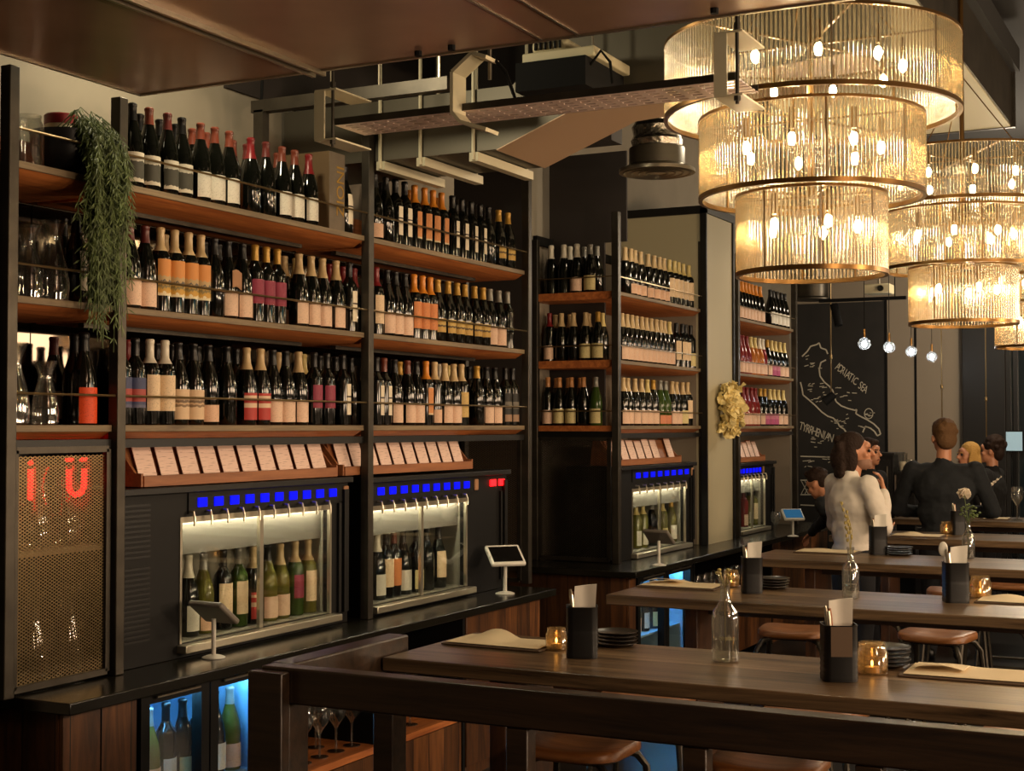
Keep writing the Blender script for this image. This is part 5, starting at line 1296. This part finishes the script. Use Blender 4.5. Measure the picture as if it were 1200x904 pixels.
def board_text(s, px0, py0, px1, py1, size, upright):
    """letters one by one along a slanted line"""
    n = len(s); hold = None
    for i, chh in enumerate(s):
        if chh == ' ': continue
        t = i / (n - 1); p = at(px0 + (px1 - px0) * t, py0 + (py1 - py0) * t, Y=YB - .034)
        mt = Matrix.Translation(p - Vector(d.location)) @ Matrix.Rotation(PI / 2, 4, 'X') @ Matrix.Rotation(upright, 4, 'Z') @ Matrix.Scale(.62, 4, (1, 0, 0))
        text(chh, size, 'chalk', d, mt, 'chalk_letter')
board_text('ADRIATIC SEA', 982, 430, 1014, 457, .115, math.radians(-26))
board_text('TYRRHENIAN SEA', 939, 500, 989, 520, .125, math.radians(-14))
m_ = MB()
for a, b in (((938, 535), (975, 536)), ((938, 563), (972, 563)), ((938, 580), (972, 580)), ((938, 592), (960, 593))): m_.bar(at(*a, Y=YB - .034), at(*b, Y=YB - .034), .012, .003, (0, 1, 0))
for k in range(7):
    x = 939 + k * 4.2; m_.bar(at(x, 564, Y=YB - .034), at(x + 8, 579, Y=YB - .034), .006, .003, (0, 1, 0)); m_.bar(at(x + 8, 564, Y=YB - .034), at(x, 579, Y=YB - .034), .006, .003, (0, 1, 0))
part(d, 'chalk_frieze', m_, 'chalk', True, flat=True)
# reflection of a blue sign in the dark window, built as a glowing panel
p = at(1187, 518, Y=YB - .1)
d = thing('window_reflection', 'pale blue sign reflection at the dark window beside the column, built as a panel', 'screen', (p.x, p.y, p.z))
M['bluewhite'] = pm('pale_blue_glow', '#9fc0d0', .5, emit='#8fb4c8', es=.16)
part(d, 'panel', MB().box(-.07, .09, 0, .02, -.09, .10), 'bluewhite'); part(d, 'bezel', MB().box(-.08, .10, .002, .03, -.10, .11), 'dull')
part(d, 'floor_stand', MB().box(0, .03, .005, .03, -p.z, -.09), 'dull')
# green exit light and blue sign, on the room side wall (seen mirrored behind the bottles)
d = thing('exit_sign', 'green-blue lit exit sign high on the dark side wall', 'sign', (3.68, 8.4, 3.0)); part(d, 'lens', MB().box(-.02, 0, -.25, .25, 0, .2), 'cyan'); part(d, 'case', MB().box(-.01, .018, -.27, .27, -.02, .22), 'ipadw')
# service station beyond the third table
p = at(1036, 640, Y=12.75)
x0, x1 = at(1012, 560, Y=12.75).x, at(1047, 560, Y=12.75).x; zt_ = at(1030, 531, Y=12.75).z
d = thing('service_cabinet', 'tall black service cabinet behind the white-shirted person', 'cabinet', ((x0 + x1) / 2, 12.95, 0))
part(d, 'case', MB().box(x0, x1, 12.75, 13.2, 0, zt_ - .02), 'machine', True, bv=.004); part(d, 'top', MB().box(x0 - .01, x1 + .01, 12.74, 13.2, zt_ - .02, zt_), 'black', True)
part(d, 'door', MB().box(x0 + .02, x1 - .02, 12.742, 12.75, .1, zt_ - .06), 'black', True); part(d, 'handle', MB().tube([(x1 - .05, 12.73, 1.2), (x1 - .05, 12.73, 1.4)], .006, 6), 'alu', True)
x2, x3 = x1 + .012, at(1072, 560, Y=12.75).x; zs = at(1060, 553, Y=12.75).z
d = thing('service_cabinet', 'lower black service cabinet carrying glasses behind the fourth table', 'cabinet', ((x2 + x3) / 2, 12.95, 0))
part(d, 'case', MB().box(x2, x3, 12.75, 13.2, 0, zs - .02), 'machine', True, bv=.004); part(d, 'top', MB().box(x2, x3 + .01, 12.74, 13.2, zs - .02, zs), 'black', True)
part(d, 'edge_strip', MB().box(x2 + .0, x2 + .014, 12.735, 12.742, .3, zs - .03), 'alu', True)
for i, px in enumerate((1058, 1069)):
    p = at(px, 553, Y=12.9)
    dd = thing('tumbler', ORD[i] + ' tumbler on the low service cabinet from the tall one', 'tumbler', (p.x, 12.9, zs + .001), 0, 'tumblers on the service cabinet')
    part(dd, 'glass', rim_lathe([(.03, 0), (.036, .004), (.042, .16 if i == 0 else .1)], 18), 'clear')
    if i == 0: part(dd, 'pale_filling', MB().lathe([(.028, .006), (.036, .07), (.03, .085)], 16), 'petal')
# ================================================================ people
def capsule(mb, p0, p1, r0, r1, n=12):
    p0, p1 = Vector(p0), Vector(p1); t = (p1 - p0).normalized(); a = t.orthogonal().normalized(); b = t.cross(a)
    rings = []
    for k in range(1, 4): g = PI / 2 * k / 3; rings.append((p0 - t * r0 * math.cos(g), r0 * math.sin(g)))
    for k in range(3): g = PI / 2 * k / 3; rings.append((p1 + t * r1 * math.sin(g), r1 * math.cos(g)))
    v = [p0 - t * r0]
    for c, r in rings: v += [c + (a * math.cos(2 * PI * i / n) + b * math.sin(2 * PI * i / n)) * r for i in range(n)]
    v.append(p1 + t * r1); q = [(0, 1 + (i + 1) % n, 1 + i) for i in range(n)]
    for k in range(len(rings) - 1): q += [(1 + k * n + i, 1 + k * n + (i + 1) % n, 1 + (k + 1) * n + (i + 1) % n, 1 + (k + 1) * n + i) for i in range(n)]
    L = len(v) - 1; k = len(rings) - 1
    q += [(L, 1 + k * n + i, 1 + k * n + (i + 1) % n) for i in range(n)]
    mb.add(v, q)
def ell(mb, c, r, rot=None, n=16):
    m = MB().sphere((0, 0, 0), r, n, 10); R_ = rot if rot is not None else Matrix.Identity(3)
    mb.add([R_ @ Vector(v) + Vector(c) for v in m.v], m.f)
def fuse(mb, name, mat, voxel, smooth=4, disp=0):
    """melt overlapping volumes into one continuous skin"""
    me = bpy.data.meshes.new('tmp'); me.from_pydata(mb.v, [], mb.f); me.update()
    o = bpy.data.objects.new('tmp', me); COL.objects.link(o)
    r = o.modifiers.new('r', 'REMESH'); r.mode = 'VOXEL'; r.voxel_size = voxel; r.use_smooth_shade = True
    s = o.modifiers.new('s', 'SMOOTH'); s.iterations = smooth; s.factor = .5
    if disp:
        tx = bpy.data.textures.new('cloth_folds', 'CLOUDS'); tx.noise_scale = .09
        dm = o.modifiers.new('d', 'DISPLACE'); dm.texture = tx; dm.strength = disp; dm.mid_level = .5
    dg = bpy.context.evaluated_depsgraph_get(); dg.update()
    out = bpy.data.meshes.new_from_object(o.evaluated_get(dg)); out.name = name
    bpy.data.objects.remove(o); bpy.data.meshes.remove(me)
    out.materials.clear(); out.materials.append(M[mat]); out.shade_smooth()
    return out
def hand(mb, w, d, n, s=1.0, curl=.6, side=1):
    """palm and five fingers from wrist w along d; n = palm normal"""
    w, d, n = Vector(w), Vector(d).normalized(), Vector(n); n = (n - d * n.dot(d)).normalized(); u = d.cross(n) * side
    for k in range(4):
        a = w + u * (-.024 + .016 * k) * s; capsule(mb, w + d * .01 + (a - w) * .5, a + d * .085 * s, .015 * s, .012 * s, 8)
    for k, L in enumerate((.068, .078, .072, .056)):
        a = w + u * (-.027 + .018 * k) * s + d * .09 * s; e = d * math.cos(curl * .6) + n * math.sin(curl * .6); f = d * math.cos(curl * 1.5) + n * math.sin(curl * 1.5)
        b = a + e * L * .5 * s; c = b + f * L * .5 * s
        capsule(mb, a, b, .0095 * s, .009 * s, 8); capsule(mb, b, c, .009 * s, .0075 * s, 8)
    a = w - u * .024 * s + d * .03 * s; b = a - u * .028 * s + d * .03 * s + n * .012 * s; c = b + d * .032 * s + n * .012 * s - u * .004 * s
    capsule(mb, a, b, .013 * s, .011 * s, 8); capsule(mb, b, c, .0105 * s, .0085 * s, 8)
def person(label, loc, face, H=1.75, head_yaw=0, head_pitch=0, arms=None, top='shirt', topname='shirt', hair='hair_dark', hairstyle='short', lean=0, sit=None, width=1.0, beard=False, hs=1.0, jut=0.0, skin_tint=None, collar=True):
    k = H / 1.75
    root = link('person', None, None, loc)
    tag(root, label, 'person'); root.rotation_euler = (0, 0, face)
    V = lambda *a: Vector(a) * k
    RL = Matrix.Rotation(lean, 3, 'X'); RLi = RL.inverted(); h0 = V(0, 0, .95)      # lean forward (negative)
    def T(p):                               # upper body leans about the hips
        p = Vector(p); h = V(0, 0, .95); return RL @ (p - h) + h
    dz = 0
    J = {}
    for s in (-1, 1):
        if sit is None: J[s] = dict(hip=V(s * .095, 0, .92), knee=V(s * .105, .02, .5), ank=V(s * .105, -.02, .09), toe=V(s * .125, .16, .04))
        else: J[s] = dict(hip=V(s * .095, 0, .92), knee=V(s * .13, .42, .90), ank=V(s * .13, .40, .50), toe=V(s * .14, .55, .46))
        J[s].update(sh=V(s * .185 * width, -.01, 1.42), el=V(s * .25 * width, -.02, 1.13), wr=V(s * .25 * width, .10, .90), hd=(0, .35, -1), hn=(-s, 0, 0))
        if arms and s in arms:
            for kk, vv in arms[s].items(): J[s][kk] = V(*vv) if kk in ('sh', 'el', 'wr') else (RLi @ (Vector(vv) - h0) + h0 if kk in ('wra', 'ela') else vv)
            for kk in ('wr', 'el'):
                if kk + 'a' in J[s]: J[s][kk] = J[s][kk + 'a']
    HR = Matrix.Rotation(head_yaw, 3, 'Z') @ Matrix.Rotation(head_pitch, 3, 'X'); hc = V(0, .0, 1.53)
    def Hd(p): return T(HR @ ((V(*p) - hc) * hs) + hc + V(0, jut, -jut * .25))

    body = MB()
    # trunk and limbs
    ell(body, T(V(0, 0, .95)), tuple(x * k for x in (.15, .105, .12))); ell(body, T(V(0, .0, 1.12)), tuple(x * k for x in (.135, .095, .16))); ell(body, T(V(0, -.005, 1.30)), tuple(x * k for x in (.165, .11, .17)))
    capsule(body, T(V(-.13, -.01, 1.405)), T(V(.13, -.01, 1.405)), .055 * k, .055 * k)
    capsule(body, T(V(0, -.015, 1.42)), Hd((0, -.012, 1.57)), .060 * k, .054 * k)
    for s in (-1, 1):
        j = J[s]
        capsule(body, j['hip'], j['knee'], .082 * k, .054 * k); capsule(body, j['knee'], j['ank'], .053 * k, .034 * k); capsule(body, j['ank'], j['toe'], .038 * k, .03 * k)
        capsule(body, T(j['sh']), T(j['el']), .05 * k, .039 * k); capsule(body, T(j['el']), T(j['wr']), .039 * k, .026 * k)
        hand(body, T(j['wr']), RL @ Vector(j['hd']), RL @ Vector(j['hn']), k, .7, s)
    # head
    ell(body, Hd((0, -.012, 1.655)), tuple(x * k for x in (.073, .093, .098)), HR); ell(body, Hd((0, .025, 1.60)), tuple(x * k for x in (.056, .066, .07)), HR)
    ell(body, Hd((0, .068, 1.558)), tuple(x * k for x in (.024, .022, .02)), HR); ell(body, Hd((0, .062, 1.68)), tuple(x * k for x in (.052, .026, .03)), HR)
    capsule(body, Hd((0, .085, 1.655)), Hd((0, .106, 1.622)), .009 * k, .0145 * k, 8)
    for s in (-1, 1):
        ell(body, Hd((s * .075, -.005, 1.635)), tuple(x * k for x in (.010, .02, .031)), HR, 10); ell(body, Hd((s * .04, .058, 1.622)), tuple(x * k for x in (.022, .02, .02)), HR, 10)
    capsule(body, Hd((-.018, .083, 1.585)), Hd((.018, .083, 1.585)), .009 * k, .009 * k, 8)
    ob = link('body', fuse(body, 'body', 'skin', .0085, 2), root)
    for s in (-1, 1):
        part(ob, 'eye', MB().sphere(Hd((s * .031, .078, 1.648)), .0115 * k, 10, 8), 'eye', label='dark eye')
        b = MB(); capsule(b, Hd((s * .018, .091, 1.667)), Hd((s * .045, .082, 1.668)), .0045 * k, .004 * k, 6); part(ob, 'eyebrow', b, hair)
    b = MB(); capsule(b, Hd((-.017, .089, 1.584)), Hd((.017, .089, 1.584)), .0055 * k, .0055 * k, 6); part(ob, 'lips', b, 'lip', label='closed lips')
    # clothes
    g = .016 * k
    cl = MB()
    ell(cl, T(V(0, 0, .95)), tuple(x * k for x in (.172, .125, .13))); ell(cl, T(V(0, 0, 1.10)), tuple(x * k for x in (.165 * width, .125, .19))); ell(cl, T(V(0, -.008, 1.29)), tuple(x * k for x in (.19 * width, .135, .19)))
    capsule(cl, T(V(-.14 * width, -.012, 1.40)), T(V(.14 * width, -.012, 1.40)), .074 * k, .074 * k)
    if collar: capsule(cl, T(V(0, -.018, 1.44)), T(V(0, -.014, 1.475)), .078 * k, .066 * k)
    for s in (-1, 1):
        j = J[s]; capsule(cl, T(j['sh']), T(j['el']), .072 * k, .056 * k); capsule(cl, T(j['el']), T(j['el']).lerp(T(j['wr']), .93), .056 * k, .042 * k)
    o = link(topname, fuse(cl, topname, top, .012, 3, .022 if top != 'skin' else 0), root)
    tr = MB()
    ell(tr, V(0, 0, .90), tuple(x * k for x in (.165, .12, .10)))
    for s in (-1, 1):
        j = J[s]; capsule(tr, j['hip'], j['knee'], .098 * k, .07 * k); capsule(tr, j['knee'], j['ank'], .068 * k, .055 * k)
    link('trousers', fuse(tr, 'trousers', 'trouser', .014, 3), root)
    for s in (-1, 1):
        j = J[s]; sh = MB(); capsule(sh, j['ank'] + V(0, -.03, -.035), j['toe'] + V(0, .02, .0), .046 * k, .038 * k)
        link('shoe', fuse(sh, 'shoe', 'shoe', .01, 2), root)
    # hair
    hm = MB(); rnd = random.Random(int(abs(loc[0] * 1000)))
    K = lambda t: tuple(x * k * hs for x in t)
    if hairstyle == 'short':
        ell(hm, Hd((0, -.022, 1.692)), K((.08, .093, .087)), HR); ell(hm, Hd((0, -.055, 1.635)), K((.07, .058, .07)), HR); ell(hm, Hd((0, .03, 1.735)), K((.058, .055, .03)), HR)
        for i in range(60):
            a, b_ = rnd.uniform(0, 2 * PI), rnd.uniform(-.1, 1.5); c_ = math.cos(b_)
            if math.sin(a) * c_ > .45 and b_ < .75: continue
            ell(hm, Hd((.072 * math.cos(a) * c_, -.024 + .084 * math.sin(a) * c_, 1.690 + .076 * math.sin(b_))), K((.014, .018, .014)), HR, 8)
    elif hairstyle == 'shoulder':
        ell(hm, Hd((0, -.038, 1.688)), K((.088, .095, .085)), HR); ell(hm, Hd((0, -.075, 1.62)), K((.09, .065, .10)), HR); ell(hm, Hd((0, -.085, 1.60)), K((.10, .085, .105)), HR)
        for s in (-1, 1): ell(hm, Hd((s * .072, -.032, 1.60)), K((.025, .045, .095)), HR)
        for i in range(40): a = rnd.uniform(0, 2 * PI); ell(hm, Hd((.085 * math.cos(a), -.085 - abs(.035 * math.sin(a)), rnd.uniform(1.50, 1.72))), K((.026, .026, .03)), HR, 8)
    elif hairstyle == 'curly':
        ell(hm, Hd((0, -.028, 1.69)), K((.085, .098, .09)), HR); ell(hm, Hd((0, -.065, 1.63)), K((.078, .055, .075)), HR)
        for i in range(70):
            a, b_ = rnd.uniform(0, 2 * PI), rnd.uniform(-.2, 1.4); ell(hm, Hd((.088 * math.cos(a) * math.cos(b_), -.03 + .095 * math.sin(a) * math.cos(b_) * (1 if math.sin(a) < 0 else .75), 1.695 + .085 * math.sin(b_))), K((.022, .022, .022)), HR, 8)
    else:
        ell(hm, Hd((0, -.03, 1.69)), K((.086, .095, .085)), HR); ell(hm, Hd((0, -.072, 1.56)), K((.088, .055, .16)), HR)
        for s in (-1, 1): ell(hm, Hd((s * .078, -.012, 1.58)), K((.02, .05, .13)), HR)
    link('hair', fuse(hm, 'hair', hair, .008, 2), root)
    if beard:
        bm = MB(); ell(bm, Hd((0, .034, 1.572)), K((.058, .062, .045)), HR); ell(bm, Hd((0, .072, 1.556)), K((.028, .024, .022)), HR)
        o = link('beard', fuse(bm, 'beard', 'beard', .007, 2), root); o['label'] = 'short greying beard'
    return root
M['beard'] = pm('greying_stubble', '#8a6652', .7)
def ang(dx, dy): return math.atan2(dy, dx) - PI / 2
q = at(998, 560, Y=9.42)
person('person with wavy dark shoulder-length hair in a white shirt, standing side-on between the tables', (q.x, 9.42, 0), ang(.62, .78), 1.69, math.radians(-42), 0, {1: dict(el=(.29, .04, 1.14), wr=(.13, .17, 1.37), hd=(-.15, -.12, 1), hn=(-.6, -.8, 0)), -1: dict(el=(-.27, .06, 1.12), wr=(-.10, .26, 1.10), hd=(.6, .8, 0), hn=(0, 0, 1))}, 'shirt', 'white_shirt', 'hair_dark', 'shoulder', beard=True, width=.98, hs=1.08, jut=.045)
q = at(1106, 560, Y=11.05)
person('broad person with short brown hair in a dark navy jacket, back turned', (q.x, 11.05, 0), ang(-.05, 1), 1.755, math.radians(28), 0, {1: dict(el=(.345, .10, 1.11), wr=(.08, .29, 1.10), hd=(-.9, .4, 0), hn=(0, 0, 1)), -1: dict(el=(-.36, .09, 1.11), wr=(-.08, .29, 1.08), hd=(.9, .4, 0), hn=(0, 0, 1))}, 'jacket', 'navy_jacket', 'hair_brown', 'short', width=1.2, hs=1.14)
q = at(1134, 530, Y=12.75)
person('person with long blond hair, mostly hidden behind the navy jacket', (q.x, 12.75, 0), ang(-.75, -.63), 1.60, 0, 0, None, 'blackcloth', 'dark_top', 'hair_blond', 'long', width=.85)
q = at(1161, 540, Y=13.35)
person('person with curly dark hair in a black jacket, turned toward the blond one', (q.x, 13.35, 0), ang(-.93, .1), 1.62, math.radians(10), 0, {1: dict(el=(.27, .08, 1.14), wr=(.12, .28, 1.12), hd=(-.6, .8, 0), hn=(0, 0, 1))}, 'blackcloth', 'black_jacket', 'hair_dark', 'curly', width=1.05, hs=1.08)
q = at(1019, 540, Y=11.5)
person('person in black half hidden behind the white shirt, only part of the face showing', (q.x, 11.5, 0), ang(.95, -.3), 1.64, 0, 0, None, 'blackcloth', 'black_top', 'hair_dark', 'short', width=.98)
q = at(1028, 560, Y=10.70); hp = at(936, 631, Z=ZC)
fa = ang(-.85, .25)
R_ = Matrix.Rotation(-fa, 3, 'Z'); lw = R_ @ (Vector((hp.x + .10, hp.y, 0)) - Vector((q.x, 10.70, 0)))
sgn = -1
person('person in a dark sleeve bending to rest a hand on the counter', (q.x, 10.70, 0), fa, 1.66, 0, .45, {s: dict(ela=(lw.x * .6 - .10, lw.y * .62, 1.06), wra=(lw.x, lw.y, ZC + .045), hd=(lw.x, lw.y, .25), hn=(0, .3, -1)) for s in (sgn,)}, 'jacket', 'dark_jacket', 'hair_dark', 'short', width=.95, lean=-.96)

# ================================================================ light
w = bpy.data.worlds.new('night_room'); SC.world = w; w.use_nodes = True
w.node_tree.nodes['Background'].inputs[0].default_value = (1.0, .78, .55, 1); w.node_tree.nodes['Background'].inputs[1].default_value = .05
def spot(name, loc, target, power, size, col=(1, .74, .45), blend=.6, r=.06):
    l = bpy.data.lights.new(name, 'SPOT'); l.energy = power; l.spot_size = math.radians(size); l.spot_blend = blend; l.color = col; l.shadow_soft_size = r
    o = bpy.data.objects.new(name, l); COL.objects.link(o); o.location = loc
    o.rotation_euler = (Vector(target) - Vector(loc)).to_track_quat('-Z', 'Y').to_euler()
    return o
def lamp(name, loc, power, r, col=(1, .72, .47)):
    l = bpy.data.lights.new(name, 'POINT'); l.energy = power; l.color = col; l.shadow_soft_size = r
    o = bpy.data.objects.new(name, l); COL.objects.link(o); o.location = loc
# unseen fill lamps added to light the shelves, placed like a second chandelier row
for y in (2.2, 4.9, 7.3, 9.7): lamp('side_fill_lamp', (1.7, y, 2.45), 74, .3)
for y in (2.6, 5.6, 8.6): lamp('low_fill_lamp', (3.35, y, 1.4), 110, .15)  # unseen low lamps added to brighten shelf undersides and the bronze ceiling
# unseen fill lamps added to brighten the upper wall, brackets and ducts
lamp('upper_fill_lamp', (-3.45, 4.35, 3.42), 17, .08, (1, .86, .58))
lamp('upper_fill_lamp', (-2.7, 8.4, 3.55), 10, .08, (1, .84, .6))
lamp('far_fill_lamp', (-1.6, 13.2, 3.3), 55, .15, (1, .82, .6))  # unseen lamp added to brighten the far wall
SC.view_settings.view_transform = 'Standard'; SC.view_settings.look = 'None'; SC.view_settings.gamma = 1; SC.view_settings.use_curve_mapping = False
SC.view_settings.exposure = 1.0
SC.cycles.use_denoising = True
SC.cycles.max_bounces = 8; SC.cycles.transparent_max_bounces = 24; SC.cycles.glossy_bounces = 4; SC.cycles.diffuse_bounces = 4
SC.cycles.caustics_reflective = False; SC.cycles.caustics_refractive = False; SC.cycles.sample_clamp_indirect = 4.0
SC.cycles.use_light_tree = True
